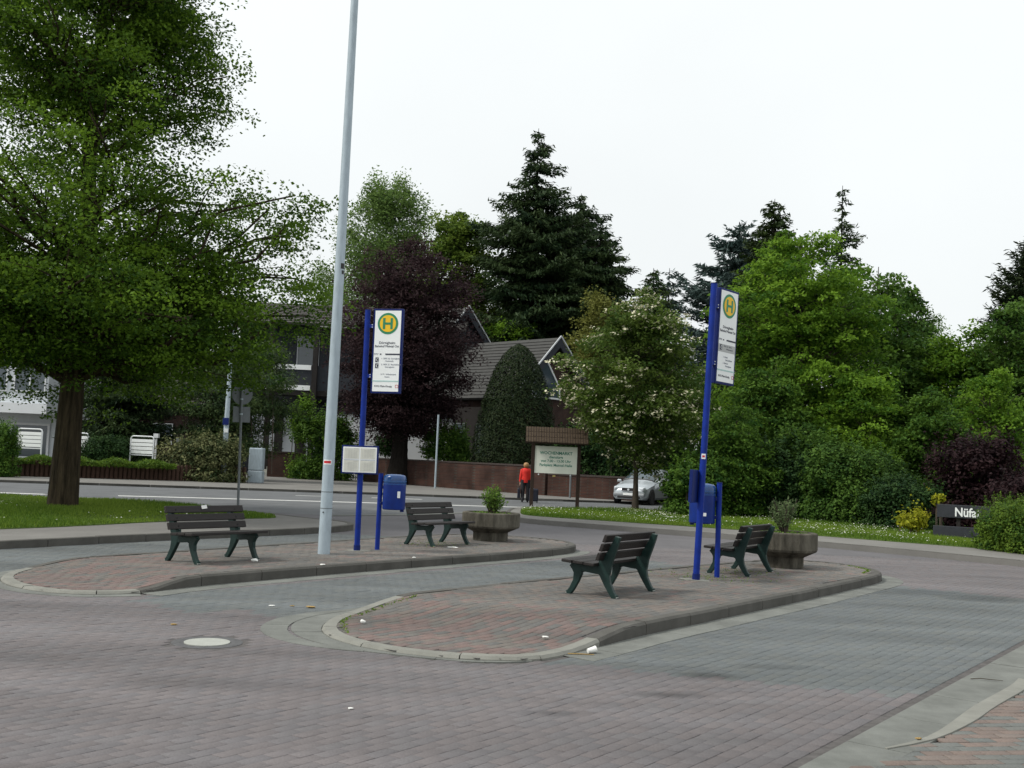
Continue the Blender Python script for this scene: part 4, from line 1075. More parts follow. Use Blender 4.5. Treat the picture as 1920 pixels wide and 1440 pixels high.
# ------------------------------------------------------------------ bus stop masts
def roundel(root, y, c, r, s=1):
    MB().lathe([(r, -.003), (r, .003)], n=40).build('roundel_ring', M_signgreen, root)
def bus_stop(loc, tilt, H, panel_ang, panel_z, label, lines, board_ang, board_z, board_face):
    root = thing('bus_stop_mast', label, 'bus stop sign', loc, 0, 'bus stop masts on the islands')
    root.rotation_euler = (0, tilt, 0)
    MB().tube([(0, 0, 0), (0, 0, H)], .047, 18).build('pole', M_blue, root, smooth=True)
    MB().tube([(0, 0, 0), (0, 0, .09)], 0.056, 18).build('pole_socket', M_bluedk, root, smooth=True)
    MB().tube([(0, 0, H), (0, 0, H + .012)], .05, 18).build('pole_cap', M_bluedk, root)
    rr_ = np.random.default_rng(int(H * 100)); col_ = [(.24 * rr_.uniform(.6, 1.3) * math.cos(a), .16 * rr_.uniform(.6, 1.3) * math.sin(a)) for a in np.linspace(0, 6.28, 19)[:-1]]
    MB().prism(col_, -.012, .006).build('mortar_collar', M_kerbL, root)
    pw, ph, th = .52, 1.42, .075
    pn = bpy.data.objects.new('sign_panel', None)
    ca, sa_ = math.cos(panel_ang), math.sin(panel_ang)
    # panel frame lives in its own local axes: x along panel from pole, -y towards the reader
    fr = MB().box((.12 + pw / 2, 0, 0), (pw, th, ph)).build('sign_panel', M_bluedk, root, bevel=.006)
    fr.location = (0, 0, panel_z); fr.rotation_euler = (0, 0, panel_ang)
    for z in (.42, -.42):
        MB().box((.08, 0, z), (.10, .045, .06)).build('bracket', M_blue, fr)
        for zz in (.02, -.02): MB().tube([(.10, -.024, z + zz), (.10, -.034, z + zz)], .009, 8).build('bolt', M_frame, fr)
    for sd in (-1, 1):
        MB().box((.12 + pw / 2, sd * (th / 2 + .002), 0), (pw - .064, .004, ph - .064)).build('sign_face', M_white, fr)
    def disc(r, y, m, nm, cz=.46):
        me = MB().lathe([(r, -.0012), (r, .0012)], n=40).build(nm, m, fr); me.rotation_euler = (math.pi / 2, 0, 0); me.location = (.12 + pw / 2, y, cz); return me
    yf = -th / 2 - .004
    disc(.180, yf - .002, M_signgreen, 'roundel_ring'); disc(.142, yf - .005, M_signyel, 'roundel_field')
    hb = MB()
    for s in (-1, 1): hb.box((.12 + pw / 2 + s * .066, yf - .008, .46), (.040, .003, .185))
    hb.box((.12 + pw / 2, yf - .0081, .46), (.096, .0028, .036)); hb.build('letter_h', M_signgreen, fr)
    c = .12 + pw / 2
    rr = (math.pi / 2, 0, 0)
    text('D\u00f6rnigheim', .060, M_ink, fr, (c, yf - .002, .118), rr)
    text('Bahnhof Maintal Ost', .054, M_ink, fr, (c, yf - .002, .062), rr, sx=.95)
    st = MB().box((.12 + .035 + .335, yf - .002, -.055), (.265, .003, .022)).build('stripe', M_ink, fr)
    text('RMV', .040, M_inkgrey, fr, (.12 + .035, yf - .002, -.066), rr, align='LEFT')
    MB().box((.12 + .155, yf - .002, -.055), (.026, .003, .018)).build('stripe', M_ink, fr)
    for kind, z, a_, b_ in lines:
        if kind == 'shade':
            MB().box((c, yf - .001, z - .012), (pw - .06, .002, .115)).build('shaded_row', mat('grey_row', (.42, .43, .43), .5, .05, 5), fr)
        if kind in ('bus', 'shade'):
            MB().box((.12 + .095, yf - .003, z - .005), (.055, .003, .078)).build('pictogram', M_ink, fr)
            px = MB().ribbon([(.014, .028), (-.006, .012), (-.008, -.010), (.012, -.030)], [.006, .009, .010, .007], .002).build('pictogram_mark', M_white, fr)
            px.location = (.12 + .098, yf - .0058, z - .005)
        text(a_, .034, M_ink if kind == 'shade' else M_inkgrey, fr, (.12 + .17, yf - .002, z + .008), rr, align='LEFT')
        text(b_, .034, M_ink if kind == 'shade' else M_inkgrey, fr, (.12 + .24, yf - .002, z - .034), rr, align='LEFT')
    MB().box((c, yf - .0015, -.505), (pw - .055, .003, .020)).build('stripe', M_teal, fr)
    text('KVG Main-Kinzig', .044, M_ink, fr, (c - .04, yf - .002, -.605), rr)
    em = MB()
    for q in range(4):
        a = q * math.pi / 2; em.box((c + .2 + .022 * math.cos(a), yf - .002, -.59 + .022 * math.sin(a)), (.006 if q % 2 == 0 else .05, .002, .05 if q % 2 == 0 else .006))
    em.build('emblem', M_red, fr)
    # timetable case
    bw, bhh = .62, .47
    bd = MB().box((0, 0, 0), (bw, .05, bhh)).build('timetable_case', M_bluedk, root, bevel=.006)
    bd.location = (-.075 * math.sin(-board_ang) * 0 + board_face * math.sin(board_ang) * .075, -board_face * math.cos(board_ang) * .075, board_z); bd.rotation_euler = (0, 0, board_ang)
    f = -board_face
    MB().box((0, f * .0265, 0), (bw - .05, .004, bhh - .05)).build('backing_sheet', M_white, bd)
    for ix in (-1, 1):
        for iz in (-1, 1):
            pp = MB().box((ix * .138, f * .030, iz * .104), (.252, .003, .178)).build('timetable_sheet', M_paper, bd)
            gr = MB()
            for k in range(7): gr.box((ix * .138 + .01, f * .0322, iz * .104 + .055 - k * .02), (.16, .0012, .0035))
            for k in range(5): gr.box((ix * .138 - .09 + k * .045, f * .0322, iz * .104 - .01), (.0022, .0012, .13))
            gr.box((ix * .138 + .07, f * .0324, iz * .104 + .077), (.07, .0012, .006))
            gr.build('timetable_print', mat('pale_print', (.42, .42, .40), .7, .1, 9), pp)
    for ix in (-1, 1): MB().box((ix * .138, f * .031, -.004), (.25, .004, .006)).build('divider', M_inkgrey, bd)
    return root
zL = float(z_isl1(-2.45, 17.85)); zR = float(z_isl2(2.77, 15.52))
bL = (-2.45, 17.85, zL); bR = (2.77, 15.52, zR)
busl = bus_stop(bL, math.radians(-.4), 4.02, math.radians(-13), 3.33, 'blue bus stop mast with white H panel facing forward, beside the grey lamp post',
    [('bus', -.145, '1  MKK 22  D\u00f6rnigheim', 'Hochstadt'), ('bus', -.245, '2  MKK 23  Bischofsheim', 'D\u00f6rnigheim'), ('', -.41, 'N 71  Wilhelmsbad', 'Hanau')], math.radians(-6), Z(862, 675, 17.8) - zL, 1)
busr = bus_stop(bR, math.radians(1.8), 4.32, math.atan2(U[1], U[0]) - .12, 3.58, 'blue bus stop mast turned aside, white panel with yellow H seen at a slant',
    [('shade', -.165, 'MKK 22  Hanau', 'Wilhelmsbad'), ('', -.325, '1  Schule', 'Bischofsheim'), ('', -.415, '2  Rathaus', 'D\u00f6rnigheim')], math.radians(64), Z(912, 1302, 15.4) - zR, -1)
for z in (1.78,):
    s = MB().box((-.01, -.0485, z), (.06, .004, .075)).build('sticker', M_white, busr); MB().box((-.01, -.0508, z), (.038, .002, .03)).build('sticker_print', M_red, s)

# litter bins on posts
def litter_bin(loc, dirx, label, postH, ztop, sticker):
    root = thing('litter_bin', label, 'litter bin', loc, 0, 'blue litter bins on posts')
    root.rotation_euler = (0, 0, math.atan2(dirx[1], dirx[0]))
    MB().tube([(0, 0, 0), (0, 0, postH)], .040, 14).build('post', M_blue, root, smooth=True)
    MB().tube([(0, 0, postH), (0, 0, postH + .01)], .043, 14).build('post_cap', M_bluedk, root)
    cx = .245; b = ztop - .60
    MB().lathe([(.175, b), (.19, b + .012), (.192, b + .02), (.192, b + .44), (.192, b + .446), (.0, b + .447)], (cx, 0, 0), 28).build('drum', mat('bin_paint', (.003, .024, .19), .42, .2, 6, spec=.35), root, smooth=True)
    MB().lathe([(.198, b + .425), (.198, b + .437)], (cx, 0, 0), 28).build('band', mat('band_paint', (.02, .09, .30), .3, .1, 5), root)
    MB().lathe([(.198, b + .475), (.198, b + .487)], (cx, 0, 0), 28).build('band', MATS['band_paint'], root)
    MB().lathe([(.192, b + .448), (.194, b + .52), (.185, b + .565), (.16, b + .585), (.08, b + .598), (0, b + .60)], (cx, 0, 0), 28).build('lid', mat('lid_paint', (.010, .060, .20), .25, .12, 8, spec=.6), root, smooth=True)
    MB().box((.045, 0, b + .37), (.05, .06, .05)).build('bracket', M_bluedk, root); MB().box((.045, 0, b + .1), (.05, .06, .05)).build('bracket', M_bluedk, root)
    MB().box((cx + .15, -.05, b - .015), (.06, .05, .03)).build('latch', M_bluedk, root)
    for (ang, z, w_, h_, m2) in sticker:
        s = MB().box((0, -.1935, 0), (w_, .004, h_)).build('sticker', M_white, root); s.location = (cx, 0, b + z); s.rotation_euler = (0, 0, ang)
        if m2: MB().box((0, -.196, 0), (w_ * .6, .002, h_ * .4)).build('sticker_print', M_red, s)
    return root
litter_bin((*G(707, 1031, .13), .135), (1, -.05), 'blue litter bin on a thin post beside the left bus stop mast', 1.28, Z(889, 735, 18.1) - .135, [(.55, .26, .05, .11, None)])
litter_bin((*G(1344, 1083, .13), .135), (-1, .25), 'blue litter bin on a post behind the slanted bus stop mast', 1.40, Z(906, 1320, 16.1) - .135, [(2.9, .40, .07, .085, M_red), (3.4, .14, .05, .05, None)])

# ------------------------------------------------------------------ lamp post
lp = thing('lamp_post', 'tall pale grey galvanised lamp post rising out of the picture', 'lamp post', (*G(607, 1039, .13), .133))
MB().tube([(0, 0, 0), (0, 0, .72), (0, 0, .98), (0, 0, 10.6)], [.097, .094, .092, .055], 24).build('pole', M_galv, lp, smooth=True)
for z in (.72, .98): MB().tube([(0, 0, z - .006), (0, 0, z + .006)], .0955 if z < .9 else .0935, 24).build('joint_ring', M_grey, lp)
MB().tube([(-.03, -.092, .66), (-.03, -.098, .66)], .012, 8).build('door_lock', M_black, lp)
def wrap(name, m, z, h, a0, a1, r, parent):
    V = []; F = []; n = 7
    for i in range(n):
        a = a0 + (a1 - a0) * i / (n - 1)
        for zz in (z - h / 2, z + h / 2): V.append((r * math.cos(a), r * math.sin(a), zz))
    F = [(2 * i, 2 * i + 2, 2 * i + 3, 2 * i + 1) for i in range(n - 1)]
    return MB().add(V, F).build(name, m, parent)
s = wrap('sticker', M_white, 1.45, .075, -2.45, -.95, .0925, lp); wrap('sticker_print', M_red, 1.45, .042, -2.35, -1.05, .0933, s)
wrap('dark_sticker', M_black, 4.60, .09, -1.2, -.25, .0802, lp); wrap('dark_sticker', M_black, 4.50, .06, -.95, -.3, .0806, lp)
MB().tube([(0, 0, 10.5), (.4, -.2, 10.75), (1.3, -.6, 10.8)], [.05, .045, .04], 10).build('arm', M_galv, lp, smooth=True)
MB().box((1.6, -.75, 10.8), (.75, .3, .16), rz=-.44).build('lamp_head', M_grey, lp, bevel=.04)

# ------------------------------------------------------------------ planters
def planter(c, r, h, label, a0, sz=1.0):
    root = thing('planter', label, 'planter', (c[0], c[1], .133), a0, 'weathered concrete planters')
    n = 8
    def ring(rad, z, scal=.0):
        out = []
        for k in range(n):
            for (f, da) in ((1.0, -.12), (1.0, .12)):
                out.append((rad * f * math.cos(2 * math.pi * k / n + da), rad * f * math.sin(2 * math.pi * k / n + da), z))
        return out
    prof = [(r * .60, 0), (r * .60, h * .28), (r * .60, h * .30), (r * .97, h * .47), (r, h * .53), (r, h * .97), (r * .97, h), (r * .80, h), (r * .78, h * .86)]
    V = []; F = []; m = n * 2
    for rad, z in prof: V += ring(rad, z, .035)
    for i in range(len(prof) - 1):
        for k in range(m): F.append((i * m + k, i * m + (k + 1) % m, (i + 1) * m + (k + 1) % m, (i + 1) * m + k))
    F.append(tuple(range(m - 1, -1, -1)))
    MB().add(V, F).build('bowl', M_planter, root, bevel=.012)
    MB().lathe([(r * .79, h * .87), (r * .4, h * .94), (0, h * .96)], n=24).build('earth', M_soil, root)
    return root
p1 = (G(919, 1014, .13)[0], 21.45); p2 = (4.74, 18.3)
planter(p1, .58, .56, 'weathered concrete planter on the far island holding a bright green shrub', .2)
planter(p2, .56, .60, 'weathered concrete planter on the near island holding a grey-green shrub', .35)
def planter_plant(c, h, label, lm, sd, hgt, spread, n, leaf, cov):
    r = np.random.default_rng(sd)
    root = thing('planter_shrub', label, 'shrub', (c[0], c[1], .133 + h))
    tb = MB(); C = []; T = []; AX = []
    for i in range(26):
        a = r.uniform(0, 6.28); rr = spread * r.uniform(.25, 1); z = hgt * r.uniform(.6, 1.05) * (1 - .25 * (rr / spread) ** 2)
        tip = np.array([rr * math.cos(a), rr * math.sin(a), z]); mid = tip * np.array([.35, .35, .45])
        B = bez(np.array([.05 * math.cos(a), .05 * math.sin(a), 0]), mid, tip, 6)
        tb.tube(B, [.014, .012, .01, .008, .006, .004], 5, False)
        k = n // 26; t = 1 - r.random(k) ** 1.3 * .62
        P = bez(B[0], mid, tip, 41)[(t * 40).astype(int)] + r.normal(0, .035, (k, 3))
        C.append(P); T.append(r.normal(.5, .25) + r.normal(0, .15, k)); AX.append(np.tile(unit((tip - mid)[None]), (k, 1)) + r.normal(0, .5, (k, 3)))
    tb.build('stem', M_barkgr, root); C = np.vstack(C)
    foliage('leaves', C, lm, root, np.full(len(C), leaf), np.full(len(C), leaf * .4), np.concatenate(T), .3, np.vstack(AX), .3)
    rr = .46 * np.sqrt(r.random(cov)); a = r.uniform(0, 6.28, cov)
    P = np.stack([rr * np.cos(a), rr * np.sin(a), -.03 + r.random(cov) * .07 * (1.2 - rr)], 1)
    g = foliage('ground_leaves', P, lm_fresh, root, np.full(cov, .07), np.full(cov, .03), r.random(cov), .4)
    g['kind'] = 'stuff'
planter_plant(p1, .52, 'bright green leafy shrub growing in the far island planter', lm_fresh, 3, .56, .30, 1500, .065, 500)
planter_plant(p2, .56, 'grey-green feathery shrub growing in the near island planter', lm_olive, 4, .64, .33, 1050, .058, 500)

# ------------------------------------------------------------------ market notice board
xl, xr_ = X(999, 39.4), X(1085, 39.4)
nb = thing('notice_board', 'roofed wooden notice board with white WOCHENMARKT panel on the grass verge', 'notice board', ((xl + xr_) / 2, 39.4, .12))
hw = (xr_ - xl) / 2
for s in (-1, 1): MB().box((s * hw, 0, 1.15), (.13, .13, 2.3)).build('post', M_brown, nb, bevel=.01)
bz0, bz1 = Z(888, 1040, 39.3) - .12, Z(837, 1040, 39.3) - .12
MB().box((0, -.02, (bz0 + bz1) / 2), (2 * hw - .13, .05, bz1 - bz0)).build('board', M_cream, nb)
fy = -.047; bc = (bz0 + bz1) / 2
M_ltx = M_text
text('WOCHENMARKT', .155, M_ltx, nb, (0, fy, bc + .20), sx=.98, bold=.004)
text('dienstags', .14, M_ltx, nb, (0, fy, bc + .055), bold=.003)
text('von 7.00 - 13.00 Uhr', .13, M_ltx, nb, (0, fy, bc - .085), bold=.003)
text('Parkplatz Maintal-Halle', .132, M_ltx, nb, (0, fy, bc - .235), sx=.98, bold=.003)
for xx, nm in ((-.62, 'hanger'), (.55, 'hanger')): MB().box((xx, -.03, bz0 - .05), (.045, .04, .05)).build('clip', M_frame, nb)
MB().box((-.05, -.03, bz0 - .09), (.10, .03, .05)).build('brass_plate', mat('brass', (.45, .36, .12), .4, .1, 9, metal=.6), nb)
rz = Z(802, 1040, 39.4) - .12; rw_ = hw + .30
roof = bpy.data.objects.new('roof', None)
rb = MB()
for s in (-1, 1):
    rb.add([(-rw_, 0, rz), (rw_, 0, rz), (rw_, s * .55, rz - .55), (-rw_, s * .55, rz - .55), (-rw_, 0, rz - .06), (rw_, 0, rz - .06), (rw_, s * .53, rz - .60), (-rw_, s * .53, rz - .60)],
           [(0, 1, 2, 3), (7, 6, 5, 4), (0, 3, 7, 4), (1, 5, 6, 2), (3, 2, 6, 7), (0, 4, 5, 1)])
ro = rb.build('roof', M_brown, nb)
sh = MB()
for s in (-1, 1):
    for c in range(3):
        n = 24
        for k in range(n):
            x0 = -rw_ + 2 * rw_ * (k + .5) / n; t0 = c / 3; t1 = (c + 1.08) / 3
            y0, y1 = t0 * .56, t1 * .56; zz0, zz1 = rz - y0 + .012, rz - y1 + .035 + random.uniform(-.004, .006)
            wv2 = rw_ / n - .016
            sh.add([(x0 - wv2, s * y0, zz0), (x0 + wv2, s * y0, zz0), (x0 + wv2, s * y1, zz1), (x0 - wv2, s * y1, zz1), (x0 - wv2, s * y1, zz1 - .03), (x0 + wv2, s * y1, zz1 - .03)],
                   [(0, 1, 2, 3), (3, 2, 5, 4)])
so = sh.build('shingles', M_shingle, ro); so['kind'] = 'stuff'
for s in (-1, 1): MB().box((s * hw, 0, rz - .36), (.12, .66, .10)).build('rafter', M_brown, nb)

# ------------------------------------------------------------------ signs and posts across the way
rs = thing('road_sign', 'grey back of a round road sign with square plate on a thin pole', 'road sign', (*G(446, 956, .12), .12))
rs.rotation_euler = (0, math.radians(-1.6), 0)
MB().tube([(0, 0, 0), (0, 0, 3.45)], .035, 12).build('pole', M_grey, rs, smooth=True)
dsc = MB().lathe([(.275, -.004), (.28, .0), (.275, .004)], n=36).build('round_plate', M_grey, rs); dsc.rotation_euler = (math.pi / 2, 0, .5); dsc.location = (.0, .045, 3.08)
pl_ = MB().box((0, 0, 0), (.46, .012, .42)).build('square_plate', M_grey, rs, bevel=.004); pl_.location = (.0, .045, 2.54); pl_.rotation_euler = (0, 0, .5)
for z in (3.2, 2.95, 2.55): MB().tube([(0, 0, z - .02), (0, 0, z + .02)], .042, 10).build('clamp', M_galv, rs)
fl = thing('street_lamp', 'slim grey street lamp column standing behind the palisade edging', 'lamp post', (X(420, 53), 53.0, .08))
MB().tube([(0, 0, 0), (0, 0, 3.2), (0, 0, 8.6)], [.15, .12, .07], 14).build('pole', M_galv, fl, smooth=True)
MB().box((0, -.16, 3.0), (.28, .1, .35)).build('blue_plate', M_bluedk, fl); MB().box((.05, -.16, 2.55), (.18, .1, .2)).build('white_plate', M_frame, fl)
MB().box((0, -.3, 8.65), (.3, .8, .14)).build('lamp_head', M_grey, fl, bevel=.03)
tp_ = thing('pole', 'thin bare grey pole standing in front of the long brick wall', 'pole', (X(817, 58), 58.3, .08))
MB().tube([(0, 0, 0), (0, 0, 4.0)], .055, 10).build('shaft', M_galv, tp_, smooth=True); MB().tube([(0, 0, 4.0), (0, 0, 4.03)], .06, 10).build('cap', M_grey, tp_)
tp2 = thing('pole', 'short thin grey pole seen below the market notice board', 'pole', (X(1071, 52), 52.0, .08))
MB().tube([(0, 0, 0), (0, 0, 1.7)], .05, 10).build('shaft', M_grey, tp2, smooth=True); MB().tube([(0, 0, 1.7), (0, 0, 1.73)], .055, 10).build('cap', M_grey, tp2)
for k, (px, lab) in enumerate(((290, 'white garden lamp post beside the dark conifer'), (333, 'short grey post behind the variegated bush'))):
    gp = thing('garden_post', lab, 'post', (X(px, 55.5), 55.5, .7))
    MB().tube([(0, 0, 0), (0, 0, 1.5 - .2 * k)], .05, 8).build('shaft', M_frame if k == 0 else M_grey, gp)
    MB().box((0, 0, 1.55 - .2 * k), (.24, .24, .22)).build('lantern' if k == 0 else 'cap', M_frame if k == 0 else M_grey, gp)

# white slatted parking boards
def slat_board(px0, px1, pyt, pyb, Y, label):
    w_ = X(px1, Y) - X(px0, Y); cx = (X(px0, Y) + X(px1, Y)) / 2; zt = Z(pyt, (px0 + px1) / 2, Y); z0 = .7
    root = thing('slatted_board', label, 'board', (cx, Y, z0), -.15, 'white slatted boards in the garden bed')
    h = zt - z0
    MB().tube([(-w_ / 2, 0, 0), (-w_ / 2, 0, h - .12), (-w_ / 2 + .04, 0, h - .03), (-w_ / 2 + .13, 0, h), (w_ / 2 - .13, 0, h), (w_ / 2 - .04, 0, h - .03), (w_ / 2, 0, h - .12), (w_ / 2, 0, 0)], .035, 8, True).build('frame', M_frame, root, smooth=True)
    for k in range(4):
        MB().box((0, -.01, h - .22 - k * .185), (w_ - .075, .03, .155)).build('slat', M_white, root, bevel=.006)
    MB().box((0, 0, h - .22 - 3.75 * .185), (w_ - .05, .05, .05)).build('rail', M_frame, root)
slat_board(27, 77, 804, 850, 51, 'white slatted board in rounded frame, leftmost beside the white house')
slat_board(135, 163, 812, 843, 53, 'white slatted board half hidden behind the big tree trunk')
slat_board(241, 287, 818, 866, 52.5, 'white slatted board in rounded frame, right of the tree trunk')

# dark timber sign with white letters
c0 = D(1757, 965, 30); 
ns = thing('name_sign', 'dark low timber sign with white letters beside the bright green hedge', 'sign', (c0[0], 30, .13), -.42)
zt = Z(948, 1800, 29.6) - .13
MB().box((1.15, 0, zt - .17), (2.3, .06, .36)).build('board', M_carblk if False else mat('blue_black_timber', (.022, .025, .033), .6, .25, 8, .2, 40), ns, bevel=.008)
MB().box((1.10, 0, zt - .74), (2.4, .06, .30)).build('lower_board', MATS['blue_black_timber'], ns, bevel=.008)
for xx in (.55, 1.9): MB().box((xx, .07, zt / 2 - .1), (.10, .08, zt)).build('post', M_timber, ns)
text('N\u00fcfat', .34, M_white, ns, (.45, -.032, zt - .30), align='LEFT', depth=.006, bold=.008, sx=.84)

# ------------------------------------------------------------------ the car
def make_car():
    root = thing('parked_car', 'silver compact people carrier half hidden behind the shrub by the brick wall', 'car', (0, 0, 0))
    # local: x forward, y left, z up; length 4.3, width 1.74, height 1.63
    st = [  # x, half width, bottom z, belt z, top z, top half width
        (2.12, .62, .30, .56, .60, .55), (2.06, .74, .22, .62, .70, .62), (1.90, .82, .20, .70, .82, .68), (1.55, .86, .20, .80, .93, .70), (1.15, .87, .20, .88, 1.03, .70),
        (.85, .87, .20, .92, 1.12, .69), (.35, .87, .20, .94, 1.40, .64), (.02, .87, .20, .95, 1.56, .60), (-.6, .87, .20, .96, 1.63, .60), (-1.3, .87, .20, .97, 1.62, .60), (-1.75, .86, .22, .98, 1.55, .60), (-2.02, .83, .25, .98, 1.30, .62), (-2.15, .76, .30, .90, .95, .64)]
    V = []; F = []
    for x_, hw_, zb_, zm, zt_, tw in st:
        r = [(hw_ * .86, zb_), (hw_ * .99, zb_ + .12), (hw_, (zb_ + zm) / 2 + .05), (hw_ * .985, zm), (tw + (hw_ * .985 - tw) * .35, zm + (zt_ - zm) * .62), (tw * .94, zt_ - .03 * (zt_ > 1.0)), (tw * .5, zt_ + .015)]
        V += [(x_, yy, zz) for yy, zz in r] + [(x_, -yy, zz) for yy, zz in r[::-1]]
    m = 14
    for i in range(len(st) - 1):
        for k in range(m): F.append((i * m + k, i * m + (k + 1) % m, (i + 1) * m + (k + 1) % m, (i + 1) * m + k))
    F.append(tuple(range(m))); F.append(tuple((len(st) - 1) * m + k for k in range(m - 1, -1, -1)))
    body = MB().add(V, F).build('body', M_car, root, smooth=True)
    # glass: windscreen and side glass, set proud of the body by 6 mm
    def pt(i, k, out=.008):
        v = Vector(V[i * m + k]); c = Vector((v.x, 0, .9)); return v + (v - c).normalized() * out
    ws = MB(); P = []
    a = .06
    for i in (5, 6, 7):
        row = [pt(i, 4), pt(i, 5), pt(i, 6), pt(i, 7), pt(i, 8), pt(i, 9)]; P.append([p + Vector((.012, 0, .012)) for p in row])
    vs = [p for r in P for p in r]; fs = [(r * 6 + k, r * 6 + k + 1, (r + 1) * 6 + k + 1, (r + 1) * 6 + k) for r in range(2) for k in range(5)]
    ws.add(vs, fs).build('windscreen', mat('car_glass', (.06, .085, .10), .08, .05, 2, spec=.6), root, smooth=True)
    for ka, kb in ((0, 0), (5, 5)):
        MB().tube([P[0][ka], P[1][ka], P[2][ka]], .035, 6).build('pillar_trim', M_carblk, root)
    MB().tube(P[0], .025, 6).build('windscreen_seal', M_carblk, root); MB().tube(P[2], .03, 6).build('windscreen_seal', M_carblk, root)
    for s in (0, 1):
        g = MB(); idx = [(3, 4), (10, 9)][s]
        seg = [6, 7, 8, 9, 10]
        vs = []
        for i in seg:
            lo = pt(i, idx[0], .012); hi = pt(i, idx[1], .012); lo.z += .04
            if i == 6: hi = lo.lerp(hi, .55)
            vs += [lo, hi.lerp(lo, .05) + Vector((0, 0, .10 if i not in (6,) else 0))]
        g.add(vs, [(2 * k, 2 * k + 2, 2 * k + 3, 2 * k + 1) for k in range(len(seg) - 1)]).build('side_window', MATS['car_glass'], root)
    # front details
    MB().box((2.12, 0, .66), (.10, .68, .15)).build('grille', M_carblk, root, bevel=.02)
    MB().tube([(2.16, -.34, .665), (2.175, -.28, .735), (2.175, .28, .735), (2.16, .34, .665), (2.17, .28, .585), (2.17, -.28, .585), (2.16, -.34, .665)], .009, 6, False).build('grille_trim', M_lens, root)
    MB().lathe([(.05, -.012), (.05, .012)], n=16).build('badge', M_lens, root).matrix_local = Matrix.Translation((2.18, 0, .66)) @ Matrix.Rotation(math.pi / 2, 4, 'Y')
    for s in (-1, 1):
        h = MB().box((0, 0, 0), (.20, .34, .17)).build('headlight', M_lens, root, bevel=.05); h.location = (2.0, s * .58, .70); h.rotation_euler = (0, .25, -s * .42)
        MB().tube([(2.08, s * .55, .36), (2.10, s * .55, .36)], .05, 12).build('fog_light', M_lens, root)
        MB().box((.78, s * .98, 1.03), (.10, .20, .13)).build('mirror', M_car, root, bevel=.03)
    MB().box((2.06, 0, .43), (.16, 1.50, .16)).build('bumper', mat('bumper_grey', (.26, .28, .30), .45, .1, 5), root, bevel=.05)
    MB().box((2.10, 0, .32), (.08, 1.10, .10)).build('air_intake', M_carblk, root, bevel=.02)
    pt_ = MB().box((2.148, 0, .455), (.012, .52, .11)).build('number_plate', M_white, root)
    MB().box((2.1555, .235, .455), (.004, .05, .10)).build('plate_band', M_blue, pt_)
    for x_ in (1.38, -1.32):
        for s in (-1, 1):
            wz = thing('wheel', None, None); wz.parent = root; wz.location = (x_, s * .80, .31)
            t = MB().lathe([(.20, -.09), (.29, -.095), (.31, -.07), (.31, .07), (.29, .095), (.20, .09)], n=24).build('tyre', M_rubber, wz, smooth=True); t.rotation_euler = (math.pi / 2, 0, 0)
            rm = MB().lathe([(.205, -.06), (.205, .08), (.19, .086), (.06, .07), (0, .075)] if s < 0 else [(0, -.075), (.06, -.07), (.19, -.086), (.205, -.08), (.205, .06)], n=24).build('rim', M_galv, wz, smooth=True); rm.rotation_euler = (math.pi / 2, 0, 0)
            MB().lathe([(.37, -.02), (.37, .02)], n=24).build('wheel_arch', M_carblk, root).matrix_local = Matrix.Translation((x_, s * .858, .34)) @ Matrix.Rotation(math.pi / 2, 4, 'X')
    return root
car = make_car()
ca = math.radians(-90 - 27)
hd = Vector((math.cos(ca), math.sin(ca)))
fx, fy_ = X(1181, 48.7), 48.7
car.location = (fx - hd.x * 2.1, fy_ - hd.y * 2.1, .02); car.rotation_euler = (0, 0, ca)

# ------------------------------------------------------------------ the woman with her bags
def skin_chain(name, verts, edges, radii, m, parent, sub=2, root_i=0):
    me = bpy.data.meshes.new(name); me.from_pydata(verts, edges, []); me.materials.append(m)
    o = bpy.data.objects.new(name, me); COL.objects.link(o); o.parent = parent
    md = o.modifiers.new('skin', 'SKIN'); md.use_smooth_shade = True; md.branch_smoothing = .6
    sv = me.skin_vertices[0].data
    for i, r_ in enumerate(radii):
        sv[i].radius = (r_, r_) if not isinstance(r_, tuple) else r_; sv[i].use_root = (i == root_i)
    s_ = o.modifiers.new('sub', 'SUBSURF'); s_.levels = sub; s_.render_levels = sub
    return o
M_skin = mat('skin', (.50, .30, .22), .6, .06, 8); M_jacket = mat('red_jacket', (.62, .018, .010), .75, .12, 9, .2, 60)
M_trou = mat('black_trousers', (.014, .014, .018), .85, .15, 9); M_hair = mat('ginger_blond_hair', (.34, .19, .075), .6, .35, 30, .3, 60)
wx, wy = X(987, 45.9), 45.9
wm = thing('person', 'person in red jacket and black trousers walking away across the road with bags', 'person', (wx, wy, 0), 0)
# she faces +Y (away); x to her right
vs = [(0, 0, .92), (0, .01, 1.08), (0, .02, 1.24), (0, .02, 1.38), (0, .01, 1.46), (0, .025, 1.53), (0, .03, 1.60),
      (.10, 0, .88), (.115, .03, .50), (.11, .02, .09), (.11, .13, .04),
      (-.10, 0, .88), (-.11, .04, .50), (-.115, -.10, .11), (-.115, .0, .04),
      (.155, .01, 1.39), (.20, -.01, 1.15), (.255, -.05, .92), (.275, -.06, .83),
      (-.155, .01, 1.39), (-.205, 0, 1.14), (-.235, .03, .91), (-.24, .04, .82)]
es = [(0, 1), (1, 2), (2, 3), (3, 4), (4, 5), (5, 6), (0, 7), (7, 8), (8, 9), (9, 10), (0, 11), (11, 12), (12, 13), (13, 14), (3, 15), (15, 16), (16, 17), (17, 18), (3, 19), (19, 20), (20, 21), (21, 22)]
rd = [.13, .12, .13, .10, .05, .075, .078, .095, .058, .04, .035, .095, .058, .04, .035, .06, .045, .034, .026, .06, .045, .034, .026]
skin_chain('body', vs, es, rd, M_skin, wm)
